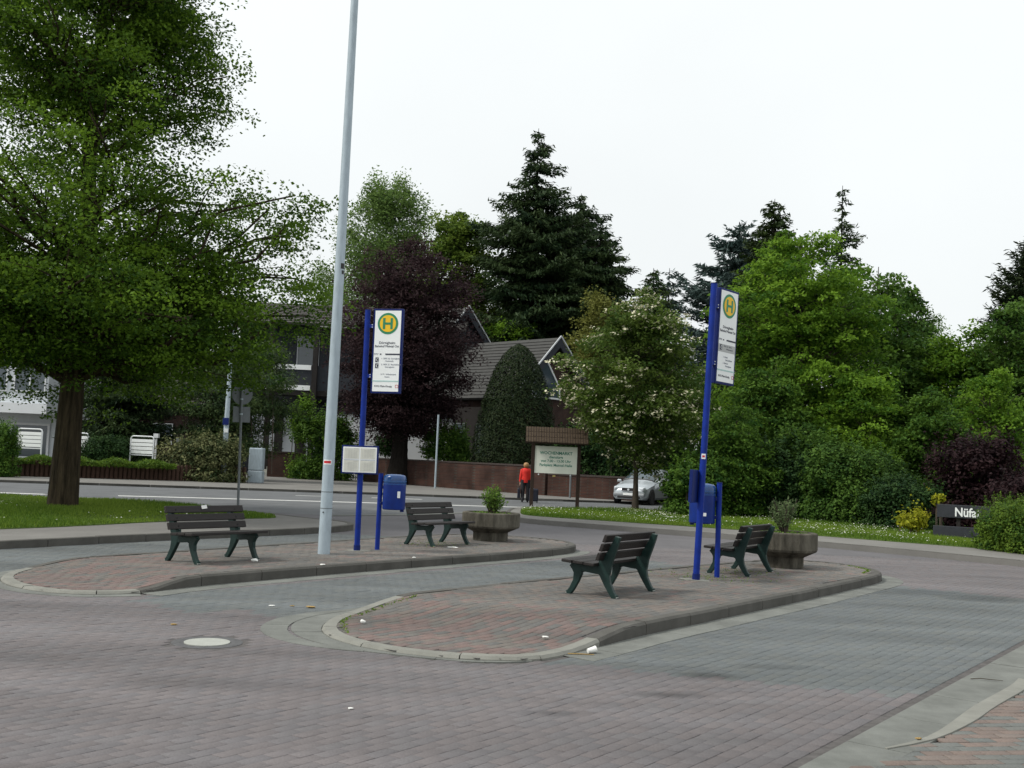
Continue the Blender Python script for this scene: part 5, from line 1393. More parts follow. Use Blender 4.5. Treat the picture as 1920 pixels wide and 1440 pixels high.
# clothes: trousers and jacket as tapered lofts over the body
tr = MB()
for s, k in ((1, 0), (-1, 1)):
    a, b, c = (vs[7], vs[8], vs[9]) if s > 0 else (vs[11], vs[12], vs[13])
    tr.tube([(a[0] * .85, a[1], .95), a, b, (c[0], c[1], c[2] - .02)], [.125, .118, .085, .075], 14)
tr.build('trousers', M_trou, wm, smooth=True)
jk = MB().lathe([(.175, .84), (.19, .92), (.180, 1.05), (.172, 1.15), (.188, 1.28), (.185, 1.36), (.13, 1.44), (.06, 1.475)], n=20, sq=.72)
for s in (1, -1):
    a, b, c = (vs[15], vs[16], vs[17]) if s > 0 else (vs[19], vs[20], vs[21])
    jk.tube([(a[0] * .7, a[1], 1.40), (a[0] * 1.05, a[1], 1.38), b, (c[0] * .99, c[1], c[2] - .03)], [.055, .078, .064, .050], 12)
jo = jk.build('jacket', M_jacket, wm, smooth=True)
hr = MB()
hv = []
hr.lathe([(.05, 1.475), (.095, 1.50), (.118, 1.56), (.116, 1.62), (.09, 1.675), (.04, 1.70), (0, 1.703)], (0, -.005, 0), 16)
hr.build('hair', M_hair, wm, smooth=True)
for s, v in ((1, vs[10]), (-1, vs[14])):
    MB().tube([(v[0], v[1] - .16, .05), (v[0], v[1] - .05, .05), (v[0], v[1] + .05, .04)], [.042, .045, .03], 10).build('shoe', M_trou, wm, smooth=True)
# hands with fingers closed round the handles
for s, v in ((1, vs[18]), (-1, vs[22])):
    vv = [v, (v[0], v[1] + .01, v[2] - .045)]; ee = [(0, 1)]; rr = [.026, .028]
    for k in range(4):
        y0 = v[1] - .022 + k * .016; L = (.028, .033, .031, .025)[k]
        i0 = len(vv); vv += [(v[0], y0 + .01, v[2] - .07), (v[0] + .012 * s, y0 + .01, v[2] - .07 - L), (v[0] - .012 * s, y0 + .01, v[2] - .08 - L)]
        ee += [(1, i0), (i0, i0 + 1), (i0 + 1, i0 + 2)]; rr += [.009, .009, .008]
    i0 = len(vv); vv += [(v[0] - .01 * s, v[1] + .05, v[2] - .04), (v[0] - .02 * s, v[1] + .05, v[2] - .085)]; ee += [(0, i0), (i0, i0 + 1)]; rr += [.010, .009]
    skin_chain('hand', vv, ee, rr, M_skin, wm, 1)
hb_ = vs[22]
bag = thing('handbag', 'dark shopping bag hanging from the left hand of the person in red', 'bag', (wx + hb_[0] - .03, wy + hb_[1], 0))
bb = MB().add([(-.07, -.17, .18), (.07, -.17, .18), (.07, .17, .18), (-.07, .17, .18), (-.055, -.20, .56), (.055, -.20, .56), (.055, .20, .56), (-.055, .20, .56), (-.02, -.17, .60), (.02, -.17, .60), (.02, .17, .60), (-.02, .17, .60)],
    [(0, 3, 2, 1), (0, 1, 5, 4), (1, 2, 6, 5), (2, 3, 7, 6), (3, 0, 4, 7), (4, 5, 9, 8), (5, 6, 10, 9), (6, 7, 11, 10), (7, 4, 8, 11), (8, 9, 10, 11)])
bb.build('bag_body', mat('navy_fabric', (.012, .015, .03), .8, .2, 9), bag, bevel=.02)
for s in (-1, 1): MB().tube([(s * .025, -.10, .58), (.03, -.04, .715), (.03, .04, .715), (s * .025, .10, .58)], .009, 6).build('strap', M_trou, bag)
hb2 = vs[18]
sc_ = thing('trolley_suitcase', 'dark wheeled suitcase pulled by the person in red', 'suitcase', (wx + .36, wy - .12, 0))
MB().box((0, 0, .33), (.40, .24, .54)).build('case', MATS['navy_fabric'], sc_, bevel=.05)
for s in (-1, 1):
    MB().tube([(s * .14, .05, .055), (s * .18, .05, .055)], .05, 12).build('wheel', M_rubber, sc_)
    MB().tube([(-.085 + s * .09, .10, .56), (-.085 + s * .04, .07, .76)], .010, 6).build('handle_bar', M_galv, sc_)
MB().tube([(-.14, .07, .77), (-.03, .07, .77)], .016, 8).build('grip', M_trou, sc_)
MB().box((-.06, -.122, .52), (.08, .012, .05)).build('tag', M_frame, sc_)

# ------------------------------------------------------------------ trees and shrubs
# big tree on the left verge
tb_ = G(117, 950, .12)
deciduous('broadleaf_tree', 'huge broad-leaved tree with thick trunk on the left grass verge', (tb_[0], tb_[1], .12),
    [(3.3, 3.8), (4.2, 5.6), (5.2, 6.3), (6.8, 5.9), (7.6, 6.5), (8.3, 5.9), (8.9, 4.2), (10.2, 3.3), (11.2, 3.6), (12.5, 3.5), (14.5, 3.1), (16.5, 2.2), (18.5, .6)],
    .100, lm_lime, M_bark, trunk_r=.35, fork=3.7, nb=150, spr=22, lps=125, rs=.80, flat=.26, seed=11, rise=.62, clump=.32, droop=.3, lean=(.15, 0), up=.6, flare=1.06, side_s=.30, vert_s=.45, gaps=.60, wig=.13)
# flowering tree
tf = G(1210, 965, .12)
deciduous('flowering_tree', 'small tree covered in cream blossom clusters right of the notice board', (tf[0], 39.3, .12),
    [(2.1, .8), (2.5, 1.7), (3.1, 2.4), (4.0, 2.7), (5.0, 2.6), (6.2, 2.1), (7.2, 1.3), (7.9, .4)], .13, lm_haw, M_barkgr, trunk_r=.11, fork=1.6, nb=95, spr=9, lps=56, rs=.58, flat=.35, seed=5, clump=.3, rise=.4,
    flower=(lm_flower, 440, .20), lean=(-.1, 0))
def dec(px, Y, prof_px, name, label, **kw):
    """profile from the photo: list of (py, halfwidth px) from the bottom up"""
    sc = Y / FPX; hy = 865 + (px - 960) * .0437
    prof = sorted([(max(.3, EYE + (hy - py) * sc), hw_ * sc) for py, hw_ in prof_px])
    return deciduous(name, label, (X(px, Y, 850), Y, 0), prof, **kw)
def con(px, Y, prof_px, name, label, **kw):
    sc = Y / FPX; hy = 865 + (px - 960) * .0437
    prof = sorted([(max(.3, EYE + (hy - py) * sc), hw_ * sc) for py, hw_ in prof_px])
    return conifer(name, label, (X(px, Y, 850), Y, 0), prof, **kw)
# right-hand mass
dec(1492, 46, [(905, 120), (820, 160), (740, 168), (650, 165), (560, 150), (500, 122), (460, 80), (430, 24)], 'maple_tree', 'big bright green maple standing behind the near island planter', leaf=.175, lmat=lm_maple, bark=M_barkgr, trunk_r=.28, fork=1.6, nb=170, spr=9, lps=62, rs=.72, flat=.16, seed=21, droop=.5, clump=.32)
dec(1640, 51, [(900, 60), (780, 85), (660, 84), (580, 70), (520, 34), (462, 10)], 'maple_tree', 'darker maple at the right shoulder of the big bright maple', leaf=.22, lmat=lm_mapledk, bark=M_barkgr, trunk_r=.22, fork=2, nb=75, spr=7, lps=48, rs=.8, flat=.25, seed=22, droop=.45)
dec(1700, 56, [(900, 60), (760, 62), (660, 60), (590, 36), (538, 12)], 'maple_tree', 'dark leafy maple behind the gap at the right of the tree group', leaf=.24, lmat=lm_mapledk, bark=M_barkgr, trunk_r=.2, fork=2, nb=60, spr=7, lps=46, rs=.8, flat=.25, seed=23, droop=.45)
dec(1795, 50, [(890, 90), (780, 95), (690, 80), (640, 45), (612, 12)], 'broadleaf_tree', 'rounded mid green tree right of the maples', leaf=.19, lmat=lm_maple, bark=M_barkgr, trunk_r=.2, fork=1.5, nb=90, spr=7, lps=52, rs=.75, flat=.3, seed=24)
dec(1905, 48, [(900, 80), (780, 95), (680, 85), (600, 55), (550, 12)], 'broadleaf_tree', 'leafy green tree at the right edge before the tall cypress', leaf=.20, lmat=lm_mapledk, bark=M_barkgr, trunk_r=.2, fork=1.5, nb=90, spr=7, lps=52, rs=.75, flat=.3, seed=25)
con(1935, 62, [(850, 88), (700, 85), (600, 72), (520, 50), (470, 28), (440, 4)], 'cypress_tree', 'tall dense blue-green cypress at the right edge', lmat=lm_yew, bark=M_barkdk, nw=44, per=10, twig=.38, seed=26, droop=-.3, upt=.5, dens=1.2, hang=-.2)
dec(1742, 82, [(760, 40), (680, 34), (610, 22), (575, 6)], 'birch_tree', 'small weeping birch peeping over the trees on the right', leaf=.20, lmat=lm_birch, bark=M_birch, trunk_r=.15, fork=4, nb=40, spr=6, lps=26, rs=.8, flat=.9, seed=27, droop=.8, lw=.5)
# bushes on the right, nearest first
def dsh(px, Y, hw_, top, name, label, leaf, m, sd):
    hy = 865 + (px - 960) * .0437; base = hy + EYE * FPX / Y; mid = (base + top) / 2
    return dec(px, Y, [(base - 8, hw_ * .8), (base - (base - top) * .3, hw_), (mid - (base - top) * .12, hw_ * .92), (top + (base - top) * .16, hw_ * .6), (top, hw_ * .15)], name, label, leaf=leaf, lmat=m, bark=M_barkgr,
               trunk_r=.10, fork=.4, nb=95, spr=8, lps=52, rs=.55, flat=.24, seed=sd, droop=.45, clump=.32, gaps=.15, rise=.5, cat='shrub')
def bsh(px, py, Y, rx, ry, rz, name, label, n, leaf, m, sd, **kw):
    """one shrub built of an uneven set of lobes round a centre seen at (px,py)"""
    c = D(px, py, Y); r = np.random.default_rng(sd + 100)
    bl = [(0, 0, c[2], rx, ry, rz)]
    kw.setdefault('lump', .32); kw.setdefault('clump', .32); kw.setdefault('shell', .6)
    if kw['lump'] > .2: bl[0] = (0, 0, c[2], rx * .82, ry * .82, rz * .82)
    for i in range(kw.pop('lobes', 13)):
        a = r.uniform(0, 6.28); k = r.uniform(.26, .5); h = r.uniform(-.6, .8); g = (1 - k * .9) * math.sqrt(max(.05, 1 - h * h)) 
        bl.append((rx * g * math.cos(a), ry * g * math.sin(a), max(c[2] + rz * h * (1 - k * .5), rz * k * .6), rx * k, ry * k * 1.1, rz * k))
    if rx > .6:
        for i in range(7):
            a = i * .9 + r.uniform(0, .5); k = r.uniform(.38, .5)
            bl.append((rx * .62 * math.cos(a), ry * .62 * math.sin(a), .12 + rz * k * .5, rx * k, ry * k, max(.3, rz * k)))
    return bush(name, label, (c[0], Y, 0), bl, int(n * 1.25), leaf, m, seed=sd, **kw)
bsh(1302, 905, 37.5, 1.15, 1.2, 1.0, 'shrub', 'dark green shrub in front of the silver car', 15000, .12, lm_mid, 31)
dsh(1372, 38.5, 78, 780, 'leafy_shrub', 'broad dark green shrub behind the blue bus stop posts', .125, lm_mid, 32)
bsh(1378, 905, 39.2, 1.3, 1.2, 1.3, 'shrub', 'dark undergrowth behind the blue litter bin', 16000, .13, lm_dark, 132)
dsh(1500, 39.5, 80, 800, 'leafy_shrub', 'dark leafy shrub over the grey-green planter shrub', .13, lm_mapledk, 133)
bsh(1480, 890, 39, 1.8, 1.4, 1.5, 'shrub', 'dark shrub behind the grey-green planter shrub', 20000, .13, lm_dark, 33)
bsh(1600, 905, 37, 1.9, 1.4, 1.5, 'shrub', 'dark blue-green shrub left of the yellow-leaved bush', 22000, .12, lm_mapledk, 34)
dsh(1430, 42, 100, 690, 'leafy_shrub', 'tall mid green shrub under the bright maple', .15, lm_mid, 35)
dsh(1615, 42, 115, 690, 'leafy_shrub', 'rounded green shrub right of the bright maple', .15, lm_maple, 36)
dsh(1735, 41, 95, 730, 'leafy_shrub', 'leafy shrub behind the purple bush', .15, lm_mid, 37)
dsh(1855, 43, 120, 690, 'leafy_shrub', 'wide green shrub above the purple bush at right', .15, lm_maple, 38)
bsh(1845, 890, 36, 2.0, 1.4, 1.35, 'purple_shrub', 'dark purple-leaved shrub behind the timber name sign', 20000, .12, lm_plum, 39)
bsh(1690, 935, 34.5, 1.3, 1.0, .75, 'shrub', 'low dark shrub just behind the yellow-leaved bush', 12000, .10, lm_dark, 40)
bsh(1960, 960, 33, 1.9, 1.2, 1.2, 'shrub', 'dark shrub at the right edge behind the hedge', 9000, .12, lm_plum, 43)
bsh(1708, 975, 31, .48, .4, .33, 'yellow_shrub', 'small yellow-leaved bush at the edge of the grass', 1300, .095, lm_yellow, 41, shell=.8, lump=.5)
bsh(1758, 937, 31.2, .20, .2, .20, 'yellow_shrub', 'tuft of yellow leaves above the timber name sign', 350, .09, lm_yellow, 42, shell=.9, lump=.5)
bsh(1900, 985, 25.6, .85, .9, .60, 'hedge', 'bright green clipped hedge at the right edge of the grass', 20000, .065, lm_hedge, 44, lump=.15, shell=.5)
bsh(1965, 990, 24.8, 1.0, .9, .72, 'hedge', 'second bright green hedge cut off by the right edge', 16000, .065, lm_hedge, 45, lump=.15, shell=.5)
# conifers in the middle distance
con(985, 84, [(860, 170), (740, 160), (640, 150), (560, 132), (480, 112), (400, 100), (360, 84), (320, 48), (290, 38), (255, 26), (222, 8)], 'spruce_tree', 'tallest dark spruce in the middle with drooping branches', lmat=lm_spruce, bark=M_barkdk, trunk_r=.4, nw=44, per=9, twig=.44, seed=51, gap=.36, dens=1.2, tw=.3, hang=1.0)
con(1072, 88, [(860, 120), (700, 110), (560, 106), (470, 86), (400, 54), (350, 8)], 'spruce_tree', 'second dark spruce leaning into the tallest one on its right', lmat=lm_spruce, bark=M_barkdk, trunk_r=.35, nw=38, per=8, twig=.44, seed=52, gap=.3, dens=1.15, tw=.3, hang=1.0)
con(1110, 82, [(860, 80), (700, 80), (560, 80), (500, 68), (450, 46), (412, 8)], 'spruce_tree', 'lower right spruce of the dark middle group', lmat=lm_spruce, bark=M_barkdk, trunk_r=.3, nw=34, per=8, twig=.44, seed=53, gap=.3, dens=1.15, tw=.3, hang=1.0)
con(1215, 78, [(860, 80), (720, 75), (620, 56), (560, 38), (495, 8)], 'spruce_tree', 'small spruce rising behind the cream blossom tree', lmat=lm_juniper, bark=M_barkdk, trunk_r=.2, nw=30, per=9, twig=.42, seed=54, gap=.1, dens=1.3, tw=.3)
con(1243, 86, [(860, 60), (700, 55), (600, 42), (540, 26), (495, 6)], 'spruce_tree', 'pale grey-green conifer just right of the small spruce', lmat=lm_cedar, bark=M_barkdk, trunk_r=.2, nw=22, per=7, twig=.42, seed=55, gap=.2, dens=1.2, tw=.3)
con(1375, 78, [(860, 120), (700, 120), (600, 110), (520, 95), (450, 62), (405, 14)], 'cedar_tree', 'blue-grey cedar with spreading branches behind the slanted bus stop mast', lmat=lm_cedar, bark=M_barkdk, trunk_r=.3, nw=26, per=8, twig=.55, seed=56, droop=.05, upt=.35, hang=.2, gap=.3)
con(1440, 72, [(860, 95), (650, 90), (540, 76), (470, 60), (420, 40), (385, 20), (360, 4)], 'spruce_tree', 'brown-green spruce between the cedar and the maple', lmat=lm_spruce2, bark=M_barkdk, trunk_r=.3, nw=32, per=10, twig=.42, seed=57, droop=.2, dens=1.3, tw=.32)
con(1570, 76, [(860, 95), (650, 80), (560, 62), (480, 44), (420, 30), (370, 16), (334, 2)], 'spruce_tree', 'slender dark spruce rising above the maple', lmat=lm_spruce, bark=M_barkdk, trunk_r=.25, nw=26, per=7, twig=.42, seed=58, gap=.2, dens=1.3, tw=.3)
# deciduous trees behind the houses
dec(712, 92, [(760, 100), (640, 105), (540, 100), (450, 98), (390, 80), (350, 55), (325, 14)], 'birch_tree', 'tall pale green birch with hanging twigs behind the lamp post', leaf=.27, lmat=lm_birch, bark=M_birch, trunk_r=.18, fork=6, nb=150, spr=10, lps=62, rs=1.05, flat=.9, seed=61, droop=1.0, lw=.5, rise=.9)
dec(600, 96, [(760, 60), (640, 55), (560, 50), (500, 34), (470, 8)], 'birch_tree', 'loose weeping birch left of the lamp post', leaf=.22, lmat=lm_birch, bark=M_birch, trunk_r=.16, fork=8, nb=60, spr=8, lps=46, rs=.9, flat=1.0, seed=62, droop=1.1, lw=.45, rise=.9)
dec(840, 88, [(760, 90), (640, 85), (540, 78), (470, 62), (410, 36), (372, 6)], 'maple_tree', 'light green maple between the birch and the spruces', leaf=.30, lmat=lm_ltmaple, bark=M_barkgr, trunk_r=.3, fork=5, nb=130, spr=9, lps=70, rs=1.0, flat=.35, seed=63)
dec(950, 82, [(760, 70), (690, 75), (640, 65), (600, 35), (585, 8)], 'broadleaf_tree', 'green tree behind the brick house roof', leaf=.26, lmat=lm_maple, bark=M_barkgr, trunk_r=.3, fork=4, nb=60, spr=7, lps=44, rs=.9, flat=.35, seed=64)
dec(1115, 76, [(760, 60), (660, 62), (600, 50), (560, 25), (548, 5)], 'broadleaf_tree', 'golden green tree behind the blossom tree', leaf=.22, lmat=lm_golden, bark=M_barkgr, trunk_r=.2, fork=3, nb=60, spr=7, lps=44, rs=.8, flat=.5, seed=65)
dec(748, 63.5, [(815, 60), (770, 100), (700, 128), (620, 134), (560, 120), (500, 92), (465, 50), (450, 15)], 'copper_beech', 'dark purple copper beech behind the left bus stop mast', leaf=.17, lmat=lm_beech, bark=M_barkdk, trunk_r=.60, fork=3.4, nb=150, spr=9, lps=62, rs=.95, flat=.35, seed=66, lean=(.2, 0), rise=.6)
# left background
con(228, 58, [(868, 95), (800, 92), (720, 80), (640, 66), (560, 30), (520, 5)], 'conifer', 'very dark conifer right of the big tree trunk', lmat=lm_spruce, bark=M_barkdk, trunk_r=.25, nw=34, per=11, twig=.26, seed=71, dens=2.0, tw=.3)
def pads(px, Y, items, name, label, m, sd):
    r = np.random.default_rng(sd); base = (X(px, Y, 850), Y, .5); bl = []
    for (qx, qy, w_, h_) in items:
        c = D(qx, qy, Y + r.uniform(-1.2, 1.2)); bl.append((c[0] - base[0], c[1] - base[1], c[2] - base[2], w_ * Y / FPX, w_ * Y / FPX * .8, h_ * Y / FPX))
    return bush(name, label, base, bl, 52000, .15, m, seed=sd, lw=.4, cat='tree', lump=.4, up=.5, shell=.9, stems=9)
pads(430, 58, [(400, 700, 45, 25), (350, 730, 45, 18), (420, 740, 55, 20), (380, 770, 50, 18), (450, 800, 60, 22), (390, 810, 50, 20), (500, 670, 50, 24), (520, 720, 48, 20), (480, 760, 50, 20), (530, 770, 40, 16), (440, 650, 60, 25), (470, 840, 50, 22), (520, 800, 25, 16), (420, 690, 80, 40), (440, 760, 85, 45), (470, 700, 60, 40), (410, 820, 70, 35)], 'pine_tree', 'layered juniper-like pine left of the balcony house', lm_juniper, 72)
bsh(200, 842, 52.5, 1.25, .9, .75, 'shrub', 'dark rounded shrub between the two white slatted boards', 9000, .09, lm_dark, 73)
bsh(378, 855, 53, 2.15, 1.1, .98, 'variegated_shrub', 'broad cream-flecked variegated shrub beside the slim street lamp', 14000, .13, lm_vari, 74, lump=.12)
bsh(0, 835, 47, .85, .8, 1.15, 'shrub', 'green shrub at the left edge of the garden bed', 8000, .10, lm_mid, 75)
bsh(610, 830, 66, 2.1, 1.0, 2.0, 'climbing_shrub', 'leafy green climbing shrub left of and behind the lamp post', 14000, .16, lm_mid, 76, lump=.5, shell=.7)
bsh(570, 790, 66.5, .9, .7, 1.6, 'climbing_shrub', 'upright leafy shoot over the black gate', 5000, .15, lm_maple, 77, lump=.5, shell=.7)
bsh(725, 835, 66.5, .8, .7, .9, 'shrub', 'small dark shrub left of the copper beech trunk', 4000, .13, lm_dark, 78)
bsh(835, 838, 64, 1.7, 1.0, 1.3, 'shrub', 'dark rhododendron behind the brick wall near the thin pole', 12000, .15, lm_mid, 79)
bsh(1090, 850, 58, 1.8, 1.0, 1.5, 'shrub', 'dark shrub behind the market notice board', 10000, .15, lm_dark, 80)
bsh(1180, 830, 56, 2.2, 1.2, 2.3, 'shrub', 'tall dark shrub behind the silver car', 14000, .16, lm_dark, 81)
bsh(1290, 790, 56, 2.4, 1.3, 2.6, 'shrub', 'tall green shrub behind the blossom tree trunk', 14000, .17, lm_mapledk, 82)
bsh(60, 700, 82, 7, 3, 6, 'tree_group', 'dim green trees behind the white house', 14000, .3, lm_mapledk, 83, cat='trees')
bsh(300, 690, 84, 6, 3, 6.5, 'tree_group', 'dim green trees behind the dark conifer', 14000, .3, lm_dark, 84, cat='trees')
# clipped yew
def yew():
    r = np.random.default_rng(90); Y = 60.5; base = (X(965, Y, 850), Y, .3)
    root = thing('clipped_yew', 'big clipped bullet-shaped yew in front of the brick house', 'topiary', base)
    prof = [(0, 2.2), (1.2, 2.45), (2.5, 2.4), (4.0, 2.15), (5.5, 1.80), (6.6, 1.40), (7.4, .95), (7.9, .5), (8.1, .1)]
    hs = np.array([p[0] for p in prof]); Rs = np.array([p[1] for p in prof]) * .98; n = 42000
    h = r.uniform(0, 8.1, n * 2); h = h[r.random(n * 2) < np.interp(h, hs, Rs) / Rs.max()][:n]; n = len(h)
    a = r.uniform(0, 2 * math.pi, n); lump = .05 * np.sin(a * 9 + h * 3.1) * np.sin(h * 4.3 + a * 2) 
    R = np.interp(h, hs, Rs) * (1 - .28 * r.random(n) ** 2.2 + lump + r.normal(0, .012, n))
    C = np.stack([R * np.cos(a), R * np.sin(a), h], 1); d = unit(np.stack([np.cos(a), np.sin(a), np.full(n, .35)], 1))
    MB().tube([(0, 0, -.3), (0, 0, 4), (0, 0, 7.6)], [.3, .2, .04], 8).build('trunk', M_barkdk, root)
    foliage('leaves', C, lm_yew, root, np.full(n, .15), np.full(n, .06), np.clip(r.normal(.45, .28, n), 0, 1), .5, normals=d)
yew()
# low ground cover in the garden bed on the left
def cover(name, poly, z, n, leaf, m, seed, hgt=.3):
    r = np.random.default_rng(seed); P = np.array(poly); lo, hi = P.min(0), P.max(0)
    x = r.uniform(lo[0], hi[0], n * 3); y = r.uniform(lo[1], hi[1], n * 3); k = inside(x, y, P); x, y = x[k][:n], y[k][:n]
    zz = z + hgt * r.random(len(x)) * (.5 + .5 * np.sin(x * 1.7 + y * .9) ** 2)
    o = foliage(name, np.stack([x, y, zz], 1), m, None, np.full(len(x), leaf), np.full(len(x), leaf * .4), r.normal(.5, .25, len(x)), .6)
    o['kind'] = 'stuff'; return o
cover('garden_ground_cover', [tuple(A_) for A_ in (A + 0 * A, B)] + [tuple(B + nrp * 3), tuple(A + nrp * 3)] if False else [tuple(np.array((-26.5, 46.5)) - nrp * .12), tuple(np.array((X(335, 51.5), 51.2)) - nrp * .12), tuple(np.array((X(335, 51.5), 51.2)) + nrp * 2.2), tuple(np.array((-26.5, 46.5)) + nrp * 3)], .66, 16000, .16, lm_fresh if False else lm_hedge, 95, .42)

# grass blades and daisies on the verges
def grass(name, poly, n, z, m, seed, h=(.05, .13), clip=None):
    r = np.random.default_rng(seed); P = np.array(poly); lo, hi = P.min(0), P.max(0)
    x = r.uniform(max(lo[0], clip[0]), min(hi[0], clip[1]), n * 4); y = r.uniform(max(lo[1], clip[2]), min(hi[1], clip[3]), n * 4)
    k = inside(x, y, P); x, y = x[k][:n], y[k][:n]; n = len(x)
    H = r.uniform(h[0], h[1], n) * (.75 + .45 * np.sin(x * .9 + 1.3 * np.sin(y * .7)) * np.sin(y * .6)); a = r.uniform(0, 6.28, n); w_ = .012
    dx, dy = np.cos(a), np.sin(a); lx, ly = r.normal(0, .03, n), r.normal(0, .03, n)
    V = np.stack([np.stack([x - dx * w_, y - dy * w_, np.full(n, z)], 1), np.stack([x + dx * w_, y + dy * w_, np.full(n, z)], 1), np.stack([x + lx, y + ly, z + H], 1)], 1).reshape(-1, 3)
    tone = np.clip(.5 + .3 * np.sin(x * 1.1 + y * .7) + r.normal(0, .25, n), 0, 1)
    o = mesh_np(name, V, np.arange(n * 3).reshape(-1, 3), m, attr={'tone': tone}, nv=3); o['kind'] = 'stuff'; return o
lm_grass = leaf_mat('grass_blade', (.055, .115, .013), (.165, .245, .034), .34)
grass('grass', left_grass, 75000, .13, lm_grass, 201, clip=(-17, -5, 17, 32))
grass('grass', right_grass, 75000, .13, lm_grass, 202, clip=(0, 14, 22, 42))
def daisies(name, poly, n, seed, clip, thr):
    r = np.random.default_rng(seed); P = np.array(poly)
    x = r.uniform(clip[0], clip[1], n * 6); y = r.uniform(clip[2], clip[3], n * 6); k = inside(x, y, P)
    pat = np.sin(x * 1.3 + 2 * np.sin(y * .8)) * np.sin(y * 1.1 + x * .4); k &= (pat + r.normal(0, .35, len(x))) > thr
    x, y = x[k][:n], y[k][:n]
    o = foliage(name, np.stack([x, y, .13 + r.uniform(.07, .13, len(x))], 1), leaf_mat('daisy_petal', (.62, .63, .52), (.80, .80, .74), .1), None, np.full(len(x), .035), np.full(len(x), .032), r.random(len(x)), 2)
    o['kind'] = 'stuff'
daisies('daisies', right_grass, 2600, 203, (0, 13, 24, 40), .05)
daisies('daisies', left_grass, 260, 204, (-14, -6, 18, 26), .5)
# weeds at the feet of the furniture
def weeds(c, n, seed, spread=(.4, .3)):
    r = np.random.default_rng(seed); P = np.stack([c[0] + r.normal(0, spread[0], n), c[1] + r.normal(0, spread[1], n), c[2] + r.random(n) * .03], 1)
    o = foliage('weeds', P, lm_grass, None, np.full(n, .032), np.full(n, .010), r.random(n), .1); o['kind'] = 'stuff'
weeds((3.05, 15.9, .135), 260, 301); weeds((-1.3, 19.8, .135), 220, 302, (.35, .4)); weeds((3.7, 17.0, .135), 180, 303)
def weed_line(pts, n, seed, zf):
    L = resample(smooth_open(pts), .02, False); r = np.random.default_rng(seed); i = r.integers(0, len(L), n)
    P = np.c_[L[i] + r.normal(0, .02, (n, 2)), [float(zf(*L[k])) + .008 for k in i]]
    o = foliage('weeds', P, lm_grass, None, np.full(n, .045), np.full(n, .012), r.random(n), .2); o['kind'] = 'stuff'
weed_line([(-1.0, 12.4), (-1.48, 11.5), (-1.6, 10.85), (-1.46, 10.25)], 140, 304, z_isl2)
weed_line([(5.9, 17.7), (6.22, 18.4), (6.1, 19.1)], 160, 305, z_isl2)

# ------------------------------------------------------------------ litter
cup = thing('paper_cup', 'white paper cup lying in the gutter by the near island kerb', 'cup', (*G(1109, 1226), .034))
q = MB().lathe([(.021, -.04), (.031, .04), (.029, .04), (.019, -.036)], n=16).build('cup_body', M_litter, cup, smooth=True); q.rotation_euler = (0, 1.4, .4)
q = MB().tube([(.031 * math.cos(a), .031 * math.sin(a), .04) for a in np.linspace(0, 6.28, 17)], .003, 5, False).build('rim', M_litter, cup); q.rotation_euler = (0, 1.4, .4)
def crumple(name, label, p, size, m, sd, flat=.5, cat='litter', z=None):
    r = np.random.default_rng(sd); n, k = 9, 5; V = []; F = []
    for i in range(k + 1):
        ph = math.pi * i / k
        for j in range(n):
            a = 2 * math.pi * j / n; rr = size * r.uniform(.7, 1.2)
            V.append((rr * math.sin(ph) * math.cos(a), rr * math.sin(ph) * math.sin(a) * .7, flat * rr * math.cos(ph) + flat * size))
    for i in range(k):
        for j in range(n): F.append((i * n + j, i * n + (j + 1) % n, (i + 1) * n + (j + 1) % n, (i + 1) * n + j))
    o = MB().add(V, F).build(name, m); o.location = p; tag(o, label, cat); return o
def on2(px, py): 
    x_, y_ = G(px, py, .135); return (x_, y_, .137)
crumple('crumpled_paper', 'crumpled white paper at the front foot of the left bench', on2(478, 1054), .055, M_litter, 1, .45)
crumple('crumpled_paper', 'small white paper scrap on the kerb right of the left bench', on2(605, 1060), .04, M_litter, 2, .25)
crumple('crumpled_paper', 'white scrap on the island behind the right half of the kerb', on2(776, 1047), .03, M_litter, 3, .4)
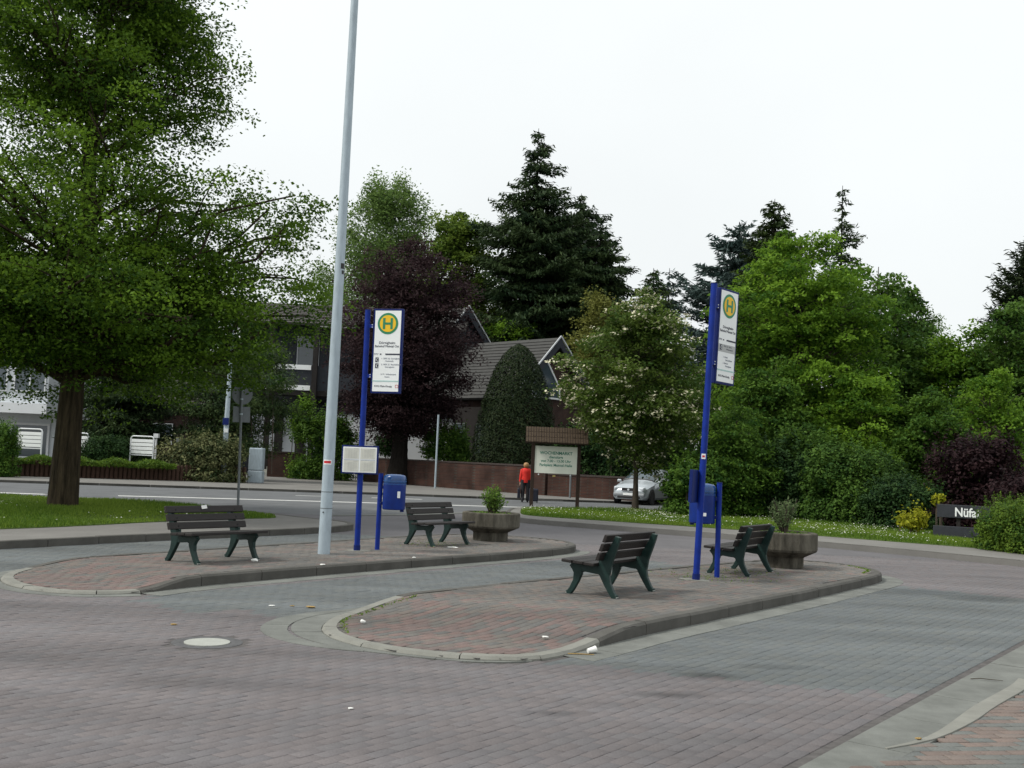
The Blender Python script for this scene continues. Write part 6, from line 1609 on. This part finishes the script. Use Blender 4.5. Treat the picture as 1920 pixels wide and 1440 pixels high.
crumple('crumpled_paper', 'flat white paper lying in front of the far island bench', on2(848, 1027), .10, M_litter, 4, .08)
crumple('crumpled_paper', 'white scrap on the red stones of the near island', (*G(1022, 1196, .06), .06), .032, M_litter, 5, .3)
crumple('crumpled_paper', 'white scrap near the rounded nose of the near island', (*G(680, 1169, .04), .045), .028, M_litter, 6, .6)
crumple('crumpled_paper', 'tiny white scrap on the road before the near island', (*G(657, 1330), .001), .022, M_litter, 8, .3)
crumple('dry_leaf', 'yellow dry leaf on the road beside the concrete apron', (*G(583, 1140), .002), .055, M_leaflit, 9, .2, 'leaf')
crumple('dry_leaf', 'pale dry leaf left of the yellow one near the far lane', (*G(510, 1137), .002), .035, M_litter, 10, .2, 'leaf')
crumple('dry_leaf', 'yellowish leaf scrap on the road above the manhole cover', (*G(325, 1172), .002), .035, M_leaflit, 11, .2, 'leaf')
crumple('dry_leaf', 'small dry leaf among scraps between the islands', (*G(548, 1137), .002), .028, M_leaflit, 12, .2, 'leaf')
crumple('dry_leaf', 'yellow leaf on the pale corner kerb at lower right', (*G(1722, 1387, .02), .022), .022, M_leaflit, 13, .3, 'leaf')
tw = MB().tube([(0, 0, .006), (.09, .02, .010), (.2, .0, .006), (.27, -.02, .005)], [.004, .004, .003, .002], 5).build('twig', M_barkgr); p = G(1820, 1278); tw.location = (p[0], p[1], .018); tag(tw, 'thin dark twig lying on the concrete gutter at lower right', 'twig')
tw = MB().tube([(0, 0, .008), (.16, .03, .008), (.3, .02, .008)], [.007, .006, .004], 5).build('twig', M_leaflit); p = G(1052, 1228); tw.location = (p[0], p[1], .004); tag(tw, 'brown stick lying beside the white paper cup', 'twig')
# paper stuck on the left bench
bp = MB().box((0, 0, 0), (.09, .006, .05)).build('paper_note', M_litter); c, a, _ = benches[0]
v = Matrix.Rotation(a, 3, 'Z') @ Vector((.205, .04, 0)); bp.location = (c[0] + v.x, c[1] + v.y, zi(*c) + .745); bp.rotation_euler = (.3, .1, a + math.pi / 2); tag(bp, 'scrap of pinkish white paper stuck on top of the left bench backrest', 'paper')
